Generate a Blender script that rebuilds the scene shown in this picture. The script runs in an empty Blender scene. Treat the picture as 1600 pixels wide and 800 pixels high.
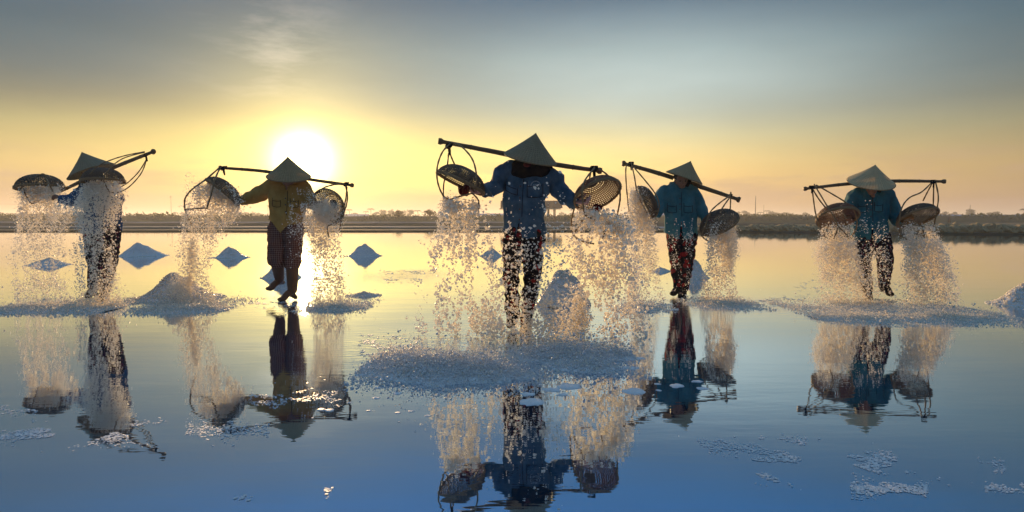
import bpy, bmesh, math, random
import numpy as np
from mathutils import Vector, Matrix, noise
from mathutils.bvhtree import BVHTree

random.seed(7); rng = np.random.default_rng(7)
sc = bpy.context.scene
C = sc.collection
R = math.radians
# ------------------------------------------------------------------ camera, sky, sun
CAMH, F, PITCH = 1.05, 1000.0, math.atan(0.059)
cd = bpy.data.cameras.new('camera'); cam = bpy.data.objects.new('camera', cd); C.objects.link(cam)
cam.location = (0, 0, CAMH); cam.rotation_euler = (R(90) - PITCH, 0, 0)
cd.sensor_width = 36; cd.lens = 36 * F / 1600; cd.clip_end = 9000; cd.clip_start = 0.05
sc.camera = cam
sc.view_settings.view_transform = 'Standard'; sc.view_settings.look = 'None'
sc.view_settings.exposure = 0.42; sc.view_settings.gamma = 1

def ray(px, py):
    xc, yc = (px - 800) / F, -(py - 400) / F
    return Vector((xc, math.cos(PITCH) + yc * math.sin(PITCH), -math.sin(PITCH) + yc * math.cos(PITCH)))
def P(px, py, Y):                      # the point seen at a pixel, Y metres ahead
    r = ray(px, py); return Vector((0, 0, CAMH)) + r * (Y / r.y)
def G(px, py, z=0.0):                  # the ground point seen at a pixel
    r = ray(px, py); return Vector((0, 0, CAMH)) + r * ((z - CAMH) / r.z)

SUN = ray(474, 252).normalized()
SUN_EL, SUN_AZ = math.asin(SUN.z), math.atan2(SUN.x, SUN.y)
sd = bpy.data.lights.new('sun', 'SUN'); sd.energy = 5.0; sd.angle = R(0.6); sd.color = (1.0, 0.63, 0.29)
so = bpy.data.objects.new('sun', sd); C.objects.link(so)
so.rotation_euler = SUN.to_track_quat('Z', 'Y').to_euler(); so.location = (-20, 60, 12)

class NT:                               # small node-tree helper
    def __init__(s, tree): s.t = tree; s.n = tree.nodes; s.l = tree.links; s.n.clear()
    def new(s, typ, **kw):
        n = s.n.new(typ)
        for k, v in kw.items(): setattr(n, k, v)
        return n
    def put(s, sock, v):
        if isinstance(v, bpy.types.NodeSocket): s.l.new(v, sock)
        elif isinstance(v, (tuple, list)) and len(v) == 3 and sock.type == 'RGBA': sock.default_value = (*v, 1)
        else: sock.default_value = v
    def m(s, op, a, b=0.0, c=0.0, clamp=False):
        n = s.new('ShaderNodeMath', operation=op, use_clamp=clamp)
        for i, v in enumerate((a, b, c)): s.put(n.inputs[i], v)
        return n.outputs[0]
    def v(s, op, a, b=(0, 0, 0), scale=None):
        n = s.new('ShaderNodeVectorMath', operation=op); s.put(n.inputs[0], a); s.put(n.inputs[1], b)
        if scale is not None: s.put(n.inputs['Scale'], scale)
        return n.outputs['Value'] if op in ('DOT_PRODUCT', 'LENGTH') else n.outputs[0]
    def mix(s, f, a, b, blend='MIX'):
        n = s.new('ShaderNodeMix', data_type='RGBA', blend_type=blend)
        s.put(n.inputs['Factor'], f); s.put(n.inputs['A'], a); s.put(n.inputs['B'], b); return n.outputs['Result']
    def ramp(s, f, stops, interp='LINEAR'):
        n = s.new('ShaderNodeValToRGB'); r = n.color_ramp; r.interpolation = interp
        while len(r.elements) < len(stops): r.elements.new(0.5)
        for e, (p, c) in zip(r.elements, stops):
            e.position = p; e.color = (*c, 1) if len(c) == 3 else c
        s.put(n.inputs[0], f); return n.outputs[0]
    def noise(s, vec=None, scale=5, detail=3, rough=.55, kind='NOISE'):
        n = s.new('ShaderNodeTexNoise'); n.inputs['Scale'].default_value = scale
        n.inputs['Detail'].default_value = detail; n.inputs['Roughness'].default_value = rough
        if vec is not None: s.l.new(vec, n.inputs['Vector'])
        return n.outputs[0]

w = bpy.data.worlds.new('World'); sc.world = w; w.use_nodes = True
t = NT(w.node_tree)
D = t.new('ShaderNodeTexCoord').outputs['Generated']
sky = t.new('ShaderNodeTexSky', sky_type='NISHITA'); sky.sun_disc = False
sky.sun_elevation = SUN_EL; sky.sun_rotation = SUN_AZ; sky.dust_density = .5; sky.air_density = 1.0
sx = t.new('ShaderNodeSeparateXYZ'); t.l.new(D, sx.inputs[0])
z = t.m('MAXIMUM', sx.outputs[2], 0.0)
rz = t.m('SQRT', z)
def pe(deg): return math.sqrt(math.sin(R(deg)))
base = t.ramp(rz, [(0, (.27, .175, .12)), (pe(1.5), (.31, .20, .12)), (pe(4), (.34, .24, .12)), (pe(7), (.19, .185, .12)),
                   (pe(9), (.105, .125, .112)), (pe(11), (.064, .104, .122)), (pe(14), (.034, .088, .128)), (pe(18), (.026, .082, .148)), (pe(20), (.025, .092, .18)),
                   (pe(23), (.022, .112, .25)), (pe(29), (.032, .150, .36)), (pe(42), (.15, .31, .52)), (1, (.20, .37, .60))])
dot = t.v('DOT_PRODUCT', D, tuple(SUN))
ang = t.m('MULTIPLY', t.m('ARCCOSINE', t.m('MINIMUM', dot, 0.99999999)), 57.2958)
def gauss(sig, pw=2.0): return t.m('POWER', 2.71828, t.m('MULTIPLY', t.m('POWER', t.m('DIVIDE', ang, sig), pw), -1.0))
def scaled(col, f): return t.v('SCALE', col, scale=f)
def add(a, b): return t.v('ADD', a, b)
el = t.m('MULTIPLY', t.m('ARCSINE', sx.outputs[2]), 57.2958); az = t.m('MULTIPLY', t.m('ARCTAN2', sx.outputs[0], sx.outputs[1]), 57.2958)
def lobe(a0, sa, e0, se_):
    q = t.m('ADD', t.m('POWER', t.m('DIVIDE', t.m('SUBTRACT', az, a0), sa), 2.0), t.m('POWER', t.m('DIVIDE', t.m('SUBTRACT', el, e0), se_), 2.0))
    return t.m('POWER', 2.71828, t.m('MULTIPLY', q, -1.0))
# side away from the sun is a little dimmer
side = t.m('MULTIPLY_ADD', t.m('MAXIMUM', dot, -0.2), 0.25, 0.75)
col = scaled(base, side)
col = add(col, scaled((5.0, 4.2, 2.2), gauss(1.9)))
col = add(col, scaled((1.0, .74, .20), t.m('MULTIPLY', gauss(5.2, 1.3), .95)))
col = add(col, scaled((.60, .44, .17), t.m('MULTIPLY', gauss(11.0, 1.7), .20)))
col = add(col, scaled((.13, .135, .105), lobe(5.0, 26.0, 11.5, 5.2)))
col = add(col, scaled((.50, .37, .055), lobe(-8.0, 31.0, 5.4, 3.0)))      # yellow band over the horizon
col = add(col, scaled((.20, .235, .225), lobe(13.0, 18.0, 11.5, 5.4)))     # pale thin cloud right of the sun
col = add(col, scaled((.34, .18, .03), lobe(2.0, 30.0, 2.6, 3.2)))       # orange close to the horizon
# soft cloud bank low down, and thin wisps above the sun
sc1 = t.new('ShaderNodeMapping'); t.l.new(D, sc1.inputs[0]); sc1.inputs['Scale'].default_value = (3.0, 3.0, 16)
n1 = t.noise(sc1.outputs[0], 2.2, 5, .55)
bank = t.m('MULTIPLY', t.ramp(n1, [(.47, (0, 0, 0)), (.62, (1, 1, 1))]), t.ramp(z, [(.0, (.9, .9, .9)), (.06, (1, 1, 1)), (.10, (0, 0, 0))]))
bank = t.m('MULTIPLY', bank, t.m('SUBTRACT', 1.0, gauss(9.0)))
col = t.mix(t.m('MULTIPLY', bank, .62), col, t.mix(.25, (.40, .26, .19), col))
sc2 = t.new('ShaderNodeMapping'); t.l.new(D, sc2.inputs[0]); sc2.inputs['Scale'].default_value = (5.0, 2.0, 20)
sc2.inputs['Rotation'].default_value = (0, R(-12), 0)
n2 = t.noise(sc2.outputs[0], 1.7, 6, .6)
wd = t.v('DOT_PRODUCT', D, tuple(ray(430, 85).normalized()))
wmask = t.m('POWER', t.m('MAXIMUM', wd, 0.0), 300.0)
wisp = t.m('MULTIPLY', t.ramp(n2, [(.50, (0, 0, 0)), (.70, (1, 1, 1))]), wmask)
col = add(col, scaled((.17, .135, .105), wisp))
n3 = t.noise(sc2.outputs[0], .9, 4, .5)
col = scaled(col, t.m('MULTIPLY_ADD', n3, .30, .85))
col = add(scaled(col, .96), scaled(sky.outputs[0], 0.003))
bg = t.new('ShaderNodeBackground'); t.l.new(col, bg.inputs[0]); bg.inputs[1].default_value = 1.0
wo = t.new('ShaderNodeOutputWorld'); t.l.new(bg.outputs[0], wo.inputs[0])

# ------------------------------------------------------------------ materials
MATS = {}
def mat(name, fn):
    m = bpy.data.materials.new(name); m.use_nodes = True; k = NT(m.node_tree)
    out = k.new('ShaderNodeOutputMaterial'); fn(k, out); MATS[name] = m; return m
def principled(k, out, col, rough=.8, spec=.3, bump=None, bump_d=.01, bump_s=.5, metallic=0):
    b = k.new('ShaderNodeBsdfPrincipled'); k.put(b.inputs['Base Color'], col); k.put(b.inputs['Roughness'], rough)
    b.inputs['Specular IOR Level'].default_value = spec; b.inputs['Metallic'].default_value = metallic
    if bump is not None:
        bn = k.new('ShaderNodeBump'); bn.inputs['Distance'].default_value = bump_d; bn.inputs['Strength'].default_value = bump_s
        k.l.new(bump, bn.inputs['Height']); k.l.new(bn.outputs[0], b.inputs['Normal'])
    k.l.new(b.outputs[0], out.inputs[0]); return b
def obc(k): return k.new('ShaderNodeTexCoord').outputs['Object']

def m_cloth(c1, c2, scale=9, sheer=0.0):
    def fn(k, out):
        v = obc(k); n = k.noise(v, scale, 5, .6); n2 = k.noise(v, 260, 2, .5)
        c = k.mix(k.ramp(n, [(.35, (0, 0, 0)), (.68, (1, 1, 1))]), c1, c2)
        bm_ = k.m('ADD', k.m('MULTIPLY', n2, .25), n)
        b = principled(k, out, c, .88, .15, bm_, .012, .6)
        b.inputs['Sheen Weight'].default_value = .02
        if sheer > 0:
            tr = k.new('ShaderNodeBsdfTranslucent'); k.put(tr.inputs[0], c2)
            ms = k.new('ShaderNodeMixShader'); ms.inputs[0].default_value = sheer
            k.l.new(b.outputs[0], ms.inputs[1]); k.l.new(tr.outputs[0], ms.inputs[2]); k.l.new(ms.outputs[0], out.inputs[0])
    return fn
def m_floral(dark, red, pale, s=16, amt=.5):
    def fn(k, out):
        v = obc(k)
        vo = k.new('ShaderNodeTexVoronoi'); vo.inputs['Scale'].default_value = s; k.l.new(v, vo.inputs['Vector'])
        vo2 = k.new('ShaderNodeTexVoronoi'); vo2.inputs['Scale'].default_value = s * 2.3; k.l.new(v, vo2.inputs['Vector'])
        n = k.noise(v, s * .8, 3, .6)
        f1 = k.ramp(k.m('ADD', vo.outputs['Distance'], k.m('MULTIPLY', n, .5)), [(amt, (1, 1, 1)), (amt + .06, (0, 0, 0))])
        f2 = k.ramp(vo2.outputs['Distance'], [(.16, (1, 1, 1)), (.22, (0, 0, 0))])
        c = k.mix(f1, dark, red); c = k.mix(k.m('MULTIPLY', f2, .55), c, pale)
        principled(k, out, c, .9, .12, k.noise(v, 30, 4, .6), .012, .5)
    return fn
def m_plaid(k, out):
    v = obc(k); s = k.new('ShaderNodeSeparateXYZ'); k.l.new(v, s.inputs[0])
    def band(x, f, w_): return k.m('LESS_THAN', k.m('FRACT', k.m('MULTIPLY', x, f)), w_)
    a = band(s.outputs[0], 42, .28); b_ = band(s.outputs[2], 42, .28)
    c = k.mix(k.m('MULTIPLY', k.m('ADD', a, b_), .42), (.10, .040, .030), (.33, .22, .17))
    principled(k, out, c, .9, .12, k.noise(v, 22, 4, .6), .012, .5)
def m_salt(c=(.80, .79, .78), tr=.35, bs=70):
    def fn(k, out):
        v = obc(k); n = k.noise(v, bs, 6, .75); n0 = k.noise(v, 3.5, 4, .6)
        cc = k.mix(n0, c, tuple(x * .80 for x in c)); cc = k.mix(k.ramp(n, [(.35, (0, 0, 0)), (.6, (1, 1, 1))]), tuple(x * .72 for x in c), cc)
        b = principled(k, out, cc, .55, .35, n, .014, .6)
        b.inputs['Coat Weight'].default_value = .12; b.inputs['Coat Roughness'].default_value = .25
        trn = k.new('ShaderNodeBsdfTranslucent'); k.put(trn.inputs[0], cc)
        ms = k.new('ShaderNodeMixShader'); ms.inputs[0].default_value = tr
        k.l.new(b.outputs[0], ms.inputs[1]); k.l.new(trn.outputs[0], ms.inputs[2]); k.l.new(ms.outputs[0], out.inputs[0])
    return fn
def m_grain(k, out):
    b = k.new('ShaderNodeBsdfPrincipled'); k.put(b.inputs['Base Color'], (.93, .90, .85)); b.inputs['Roughness'].default_value = .4
    b.inputs['Specular IOR Level'].default_value = .5
    trn = k.new('ShaderNodeBsdfTranslucent'); k.put(trn.inputs[0], (.98, .92, .80))
    ms = k.new('ShaderNodeMixShader'); ms.inputs[0].default_value = .62
    k.l.new(b.outputs[0], ms.inputs[1]); k.l.new(trn.outputs[0], ms.inputs[2]); k.l.new(ms.outputs[0], out.inputs[0])
def m_wood(c1, c2):
    def fn(k, out):
        v = obc(k); n = k.noise(v, 14, 5, .65); principled(k, out, k.mix(n, c1, c2), .6, .35, k.noise(v, 60, 4, .6), .006, .5)
    return fn
def m_hat(c1, c2):
    def fn(k, out):
        v = obc(k); s = k.new('ShaderNodeSeparateXYZ'); k.l.new(v, s.inputs[0])
        rr = k.m('SQRT', k.m('ADD', k.m('POWER', s.outputs[0], 2), k.m('POWER', s.outputs[1], 2)))
        a = k.m('ARCTAN2', s.outputs[1], s.outputs[0])
        leaf = k.m('SINE', k.m('ADD', k.m('MULTIPLY', a, 46), k.m('MULTIPLY', k.noise(v, 9, 2), 6)))
        ring = k.m('POWER', k.m('ABSOLUTE', k.m('SINE', k.m('MULTIPLY', rr, 3.14159 * 15))), 6)
        n = k.noise(v, 6, 5, .6)
        c = k.mix(n, c1, c2); c = k.mix(k.m('MULTIPLY', k.m('MULTIPLY_ADD', leaf, .5, .5), .35), c, tuple(x * .62 for x in c1))
        c = k.mix(k.m('MULTIPLY', ring, .22), c, tuple(x * 1.1 for x in c2))
        b = principled(k, out, c, .6, .3, k.m('ADD', k.m('MULTIPLY', leaf, .4), ring), .06, .35)
        trn = k.new('ShaderNodeBsdfTranslucent'); k.put(trn.inputs[0], c)
        ms = k.new('ShaderNodeMixShader'); ms.inputs[0].default_value = .38
        k.l.new(b.outputs[0], ms.inputs[1]); k.l.new(trn.outputs[0], ms.inputs[2]); k.l.new(ms.outputs[0], out.inputs[0])
    return fn
def m_flat(c, rough=.8, spec=.3, var=.3, s=6):
    def fn(k, out):
        v = obc(k); principled(k, out, k.mix(k.noise(v, s, 5, .6), c, tuple(x * (1 - var) for x in c)), rough, spec, k.noise(v, s * 8, 4, .6), .01, .4)
    return fn
def m_water(k, out):
    v = obc(k)
    mp = k.new('ShaderNodeMapping'); k.l.new(v, mp.inputs[0]); mp.inputs['Scale'].default_value = (.8, 2.6, 1)
    n1 = k.noise(mp.outputs[0], 1.1, 4, .55); n2 = k.noise(mp.outputs[0], 9, 3, .5)
    calm = k.ramp(k.noise(v, .28, 3, .5), [(.42, (0, 0, 0)), (.66, (1, 1, 1))])
    h = k.m('ADD', k.m('MULTIPLY', n1, .55), k.m('MULTIPLY', k.m('MULTIPLY', n2, calm), .09))
    mp2 = k.new('ShaderNodeMapping'); k.l.new(v, mp2.inputs[0]); mp2.inputs['Scale'].default_value = (1.6, 7.0, 1)
    n3 = k.noise(mp2.outputs[0], 2.6, 3, .6); acc = None
    for (px_, py_, rx_, ry_) in ((100, 478, .9, .8), (290, 478, .7, .8), (500, 474, .7, .9), (610, 545, .55, .7), (830, 520, .9, .8), (985, 482, .7, .9), (1125, 474, .7, .8), (1400, 486, 1.5, 1.0), (630, 431, .9, 1.6)):
        c_ = G(px_, py_); d_ = k.v('LENGTH', k.v('MULTIPLY', k.v('SUBTRACT', v, (c_.x, c_.y, 0)), (1 / rx_, 1 / ry_, 0)))
        g_ = k.m('POWER', 2.71828, k.m('MULTIPLY', k.m('POWER', d_, 2.0), -1.0)); acc = g_ if acc is None else k.m('ADD', acc, g_)
    h = k.m('ADD', h, k.m('MULTIPLY', k.m('MULTIPLY', n3, acc), 1.5))
    bn = k.new('ShaderNodeBump'); bn.inputs['Distance'].default_value = .006; bn.inputs['Strength'].default_value = .5; k.l.new(h, bn.inputs['Height'])
    geo = k.new('ShaderNodeNewGeometry'); cs = k.m('ABSOLUTE', k.v('DOT_PRODUCT', geo.outputs['Incoming'], bn.outputs[0]))
    sch = k.m('POWER', k.m('SUBTRACT', 1.0, cs, clamp=True), 5.0)
    gl = k.new('ShaderNodeBsdfGlossy'); gl.inputs['Roughness'].default_value = .016; k.l.new(bn.outputs[0], gl.inputs['Normal'])
    k.put(gl.inputs['Color'], k.mix(k.m('POWER', k.m('SUBTRACT', 1.0, cs, clamp=True), 1.0), (.26, .66, 1.0), (1, 1, 1)))
    fac = k.m('MULTIPLY_ADD', sch, .17, .83)
    body = k.mix(k.noise(v, .5, 5, .6), (.014, .075, .17), (.016, .075, .15))
    df = k.new('ShaderNodeBsdfDiffuse'); k.put(df.inputs[0], body)
    ms = k.new('ShaderNodeMixShader'); k.l.new(fac, ms.inputs[0]); k.l.new(df.outputs[0], ms.inputs[1]); k.l.new(gl.outputs[0], ms.inputs[2])
    k.l.new(ms.outputs[0], out.inputs[0])
def m_ground(k, out):
    v = obc(k); mp = k.new('ShaderNodeMapping'); k.l.new(v, mp.inputs[0]); mp.inputs['Scale'].default_value = (.25, 1.2, 1)
    n = k.noise(mp.outputs[0], .35, 6, .65); n2 = k.noise(v, 2.5, 5, .6)
    c = k.ramp(n, [(.38, (.10, .085, .06)), (.5, (.065, .075, .04)), (.62, (.13, .11, .085))])
    principled(k, out, k.mix(k.m('MULTIPLY', n2, .5), c, (.05, .05, .03)), .9, .2, n2, .1, .5)
def m_leaf(c1, c2):
    def fn(k, out):
        v = obc(k); c = k.mix(k.ramp(k.noise(v, .9, 3), [(.35, (0, 0, 0)), (.65, (1, 1, 1))]), c1, c2)
        b = principled(k, out, c, .7, .25)
        trn = k.new('ShaderNodeBsdfTranslucent'); k.put(trn.inputs[0], c2)
        ms = k.new('ShaderNodeMixShader'); ms.inputs[0].default_value = .3
        k.l.new(b.outputs[0], ms.inputs[1]); k.l.new(trn.outputs[0], ms.inputs[2]); k.l.new(ms.outputs[0], out.inputs[0])
    return fn

mat('denim', m_cloth((.026, .070, .115), (.080, .150, .215), 9, .04))
mat('teal', m_cloth((.020, .105, .135), (.040, .175, .21), 7, .06))
mat('teal_light', m_cloth((.030, .135, .165), (.060, .21, .24), 7, .06))
mat('olive', m_cloth((.36, .21, .060), (.52, .32, .10), 6, .15))
mat('navy', m_cloth((.015, .055, .125), (.035, .10, .20), 7, .05))
mat('scarf', lambda k, out: (lambda d: (k.put(d.inputs[0], (.006, .006, .009)), k.l.new(d.outputs[0], out.inputs[0])))(k.new('ShaderNodeBsdfDiffuse')))
mat('black_cloth', m_cloth((.006, .006, .009), (.014, .012, .014), 9))
mat('red_cloth', m_cloth((.05, .005, .008), (.13, .012, .014), 12))
mat('floral_red', m_floral((.010, .008, .012), (.26, .014, .016), (.30, .20, .18), 14, .62))
mat('floral_deep', m_floral((.007, .006, .009), (.19, .010, .012), (.34, .24, .20), 13, .55)); mat('floral_dark', m_floral((.010, .009, .014), (.20, .012, .014), (.26, .18, .16), 17, .42))
mat('floral_wine', m_floral((.012, .010, .018), (.15, .020, .045), (.32, .26, .26), 19, .50))
mat('plaid', m_plaid)
mat('rubber', m_flat((.15, .070, .030), .5, .4, .4, 12))
mat('sock', m_flat((.020, .016, .016), .85, .15, .3, 20))
mat('skin', m_flat((.30, .16, .10), .55, .35, .2, 15))
mat('glove_pink', m_flat((.62, .40, .38), .85, .2, .2, 30))
mat('glove_magenta', m_flat((.42, .06, .13), .85, .2, .2, 30))
mat('glove_tan', m_flat((.36, .17, .06), .85, .2, .2, 30))
mat('hair', m_flat((.010, .008, .007), .5, .4, .3, 40))
mat('eye', m_flat((.03, .02, .02), .2, .5, .1, 10))
mat('hat_grey', m_hat((.27, .22, .13), (.44, .37, .23)))
mat('hat_tan', m_hat((.40, .29, .14), (.58, .45, .25)))
mat('hat_pale', m_hat((.60, .47, .25), (.80, .67, .42)))
mat('bamboo', m_wood((.10, .055, .025), (.19, .115, .055)))
mat('rattan', m_wood((.16, .095, .045), (.30, .19, .09)))
mat('weave', m_wood((.045, .030, .018), (.13, .085, .048)))
mat('weave_red', m_wood((.10, .032, .014), (.24, .10, .045)))
mat('button', m_flat((.03, .03, .035), .3, .5, .1, 10))
mat('print', m_flat((.36, .44, .50), .8, .2, .2, 60))
mat('salt_shaded', m_salt((.72, .70, .68), .04, 60)); mat('salt', m_salt((.90, .89, .88), .04, 60)); mat('salt_mass', m_salt((.82, .81, .80), .30, 90)); mat('grain', m_grain)  # first one is a darker copy of salt, the heaps' shade put into its colour
mat('water', m_water); mat('ground', m_ground)
mat('clod', m_flat((.42, .31, .17), .95, .15, .5, 5))
mat('crust', m_flat((.36, .36, .36), .7, .3, .2, 2))
mat('grass', m_leaf((.022, .040, .010), (.055, .080, .018)))
mat('leaf', m_leaf((.020, .032, .010), (.050, .062, .018)))
mat('trunk', m_flat((.08, .055, .035), .9, .2, .4, 4))
mat('rust', m_flat((.20, .085, .045), .85, .2, .3, 1))
mat('post', m_flat((.40, .36, .28), .8, .2, .3, 1))
mat('tarp', m_flat((.30, .38, .48), .6, .3, .2, .2))
mat('darkpost', m_flat((.06, .055, .05), .8, .2, .3, 1))

# ------------------------------------------------------------------ object helpers
def raw_mesh(name, verts, faces, smooth=False, m=None):
    """verts Nx3 array, faces MxK array of equal sided faces (or a list of such arrays)"""
    me = bpy.data.meshes.new(name); verts = np.asarray(verts, np.float32)
    fl = faces if isinstance(faces, list) else [faces]
    fl = [np.asarray(f, np.int32) for f in fl if len(f)]
    me.vertices.add(len(verts)); me.vertices.foreach_set('co', verts.ravel())
    loops = np.concatenate([f.ravel() for f in fl]); tot = np.concatenate([np.full(len(f), f.shape[1], np.int32) for f in fl])
    me.loops.add(len(loops)); me.loops.foreach_set('vertex_index', loops)
    me.polygons.add(len(tot)); me.polygons.foreach_set('loop_start', np.concatenate([[0], np.cumsum(tot)[:-1]]).astype(np.int32))
    me.polygons.foreach_set('use_smooth', np.full(len(tot), smooth)); me.update(calc_edges=True); me.validate()
    if m: me.materials.append(MATS[m])
    return me
def link(name, me, parent=None, off=None):
    o = bpy.data.objects.new(name, me); C.objects.link(o)
    if off is not None:
        me.transform(Matrix.Translation(-Vector(off)))
    if parent is not None: o.parent = parent
    else:
        if off is not None: o.location = off
    return o
def tag(o, label=None, cat=None, group=None, kind=None):
    for k_, v_ in (('label', label), ('category', cat), ('group', group), ('kind', kind)):
        if v_: o[k_] = v_
    return o
def empty(name, loc, label, cat, group=None):
    o = bpy.data.objects.new(name, None); C.objects.link(o); o.location = loc; o.empty_display_size = .1
    return tag(o, label, cat, group)
class Geo:
    def __init__(s): s.v = []; s.f = []
    def add(s, vs, fs):
        b = len(s.v); s.v += [tuple(x) for x in vs]; s.f += [tuple(i + b for i in f) for f in fs]
    def loft(s, pts, ra, rb, latdir, seg=16, cap=True):
        """closed tube through pts; ra = half widths along latdir, rb = half depths"""
        n = len(pts); vs = []; prev = None
        for i, p in enumerate(pts):
            tn = (pts[min(i + 1, n - 1)] - pts[max(i - 1, 0)]).normalized()
            a = Vector(latdir); a = a - tn * a.dot(tn)
            if a.length < 1e-4: a = tn.orthogonal()
            a.normalize(); b = tn.cross(a)
            for j in range(seg):
                th = 2 * math.pi * j / seg
                vs.append(p + a * (ra[i] * math.cos(th)) + b * (rb[i] * math.sin(th)))
        fs = [(i * seg + j, i * seg + (j + 1) % seg, (i + 1) * seg + (j + 1) % seg, (i + 1) * seg + j) for i in range(n - 1) for j in range(seg)]
        if cap: fs += [tuple(range(seg))[::-1], tuple((n - 1) * seg + j for j in range(seg))]
        s.add(vs, fs)
    def tube(s, pts, r, seg=10):
        pts = [Vector(p) for p in pts]; rr = r if isinstance(r, (list, tuple)) else [r] * len(pts)
        d = (pts[-1] - pts[0]).normalized(); s.loft(pts, rr, rr, d.orthogonal(), seg)
    def limb(s, joints, radii, lat, flat=1.0, seg=16, ends=True):
        """rounded, tapering limb: joints resampled, round ends added"""
        pts, rs = resample([Vector(j) for j in joints], radii, 5)
        if ends:
            for e, sg in ((0, -1), (-1, 1)):
                d = (pts[0] - pts[1]).normalized() if e == 0 else (pts[-1] - pts[-2]).normalized()
                c_, r_ = pts[e], rs[e]
                ex = [(c_ + d * r_ * math.sin(a), r_ * math.cos(a)) for a in (.5, 1.0, 1.4)]
                if e == 0:
                    pts = [x[0] for x in ex[::-1]] + pts; rs = [x[1] for x in ex[::-1]] + rs
                else:
                    pts = pts + [x[0] for x in ex]; rs = rs + [x[1] for x in ex]
        s.loft(pts, rs, [x * flat for x in rs], lat, seg)
    def ell(s, c, rx, ry, rz, rot=None, seg=16, rings=10):
        vs = []; fs = []; rot = rot or Matrix.Identity(3)
        for i in range(1, rings):
            a = math.pi * i / rings
            for j in range(seg):
                b = 2 * math.pi * j / seg
                vs.append(Vector(c) + rot @ Vector((rx * math.sin(a) * math.cos(b), ry * math.sin(a) * math.sin(b), rz * math.cos(a))))
        top = len(vs); vs.append(Vector(c) + rot @ Vector((0, 0, rz))); vs.append(Vector(c) + rot @ Vector((0, 0, -rz)))
        for i in range(rings - 2):
            for j in range(seg): fs.append((i * seg + j, (i + 1) * seg + j, (i + 1) * seg + (j + 1) % seg, i * seg + (j + 1) % seg))
        for j in range(seg):
            fs.append((top, j, (j + 1) % seg)); k_ = (rings - 2) * seg; fs.append((top + 1, k_ + (j + 1) % seg, k_ + j))
        s.add(vs, fs)
    def box(s, c, sx_, sy_, sz_, rot=None):
        rot = rot or Matrix.Identity(3)
        vs = [Vector(c) + rot @ Vector((x * sx_ / 2, y * sy_ / 2, zz * sz_ / 2)) for x in (-1, 1) for y in (-1, 1) for zz in (-1, 1)]
        s.add(vs, [(0, 1, 3, 2), (4, 6, 7, 5), (0, 4, 5, 1), (2, 3, 7, 6), (0, 2, 6, 4), (1, 5, 7, 3)])
    def mesh(s, name, m, smooth=True):
        me = bpy.data.meshes.new(name); me.from_pydata(s.v, [], s.f)
        me.polygons.foreach_set('use_smooth', [smooth] * len(me.polygons)); me.materials.append(MATS[m]); me.update(); return me
def resample(pts, rad, sub):
    """Catmull-Rom through joints"""
    op, orr = [], []; n = len(pts)
    for i in range(n - 1):
        p0, p1, p2, p3 = pts[max(i - 1, 0)], pts[i], pts[i + 1], pts[min(i + 2, n - 1)]
        for j in range(sub):
            u = j / sub
            op.append(.5 * ((2 * p1) + (p2 - p0) * u + (2 * p0 - 5 * p1 + 4 * p2 - p3) * u * u + (3 * p1 - p0 - 3 * p2 + p3) * u ** 3))
            orr.append(rad[i] * (1 - u) + rad[i + 1] * u)
    op.append(pts[-1].copy()); orr.append(rad[-1]); return op, orr
def remesh(geo, name, m, vox=.01, smooth=4):
    me = geo.mesh(name + '_src', m); o = bpy.data.objects.new('tmp', me); C.objects.link(o)
    bm = bmesh.new(); bm.from_mesh(me); bmesh.ops.recalc_face_normals(bm, faces=bm.faces); bm.to_mesh(me); bm.free()
    md = o.modifiers.new('r', 'REMESH'); md.mode = 'VOXEL'; md.voxel_size = vox; md.use_smooth_shade = True
    if smooth: s_ = o.modifiers.new('s', 'SMOOTH'); s_.iterations = smooth; s_.factor = .5
    dg = bpy.context.evaluated_depsgraph_get(); ev = o.evaluated_get(dg)
    r = bpy.data.meshes.new_from_object(ev); r.name = name; bpy.data.objects.remove(o); bpy.data.meshes.remove(me)
    if not r.materials: r.materials.append(MATS[m])
    return r
def wrinkle(me, amp, f, seed=0, stretch=(1, 1, .45), zlim=None):
    n = len(me.vertices); co = np.empty(n * 3, np.float32); me.vertices.foreach_get('co', co); co = co.reshape(-1, 3)
    no = np.empty(n * 3, np.float32); me.vertices.foreach_get('normal', no); no = no.reshape(-1, 3)
    h = np.empty(n)
    for i, (x, y, zz) in enumerate(co.tolist()):
        a = noise.noise((x * f * stretch[0] + seed, y * f * stretch[1], zz * f * stretch[2] + x * 3))
        b = noise.noise((x * f * 2.6 + seed, y * f * 2.6 + 9, zz * f * 2.6 * .6 - x * 5))
        h[i] = (1 - abs(a) * 2.2) * .7 + b * .45
    co += no * (h[:, None] * amp); me.vertices.foreach_set('co', co.ravel().astype(np.float32)); me.update()

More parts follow.
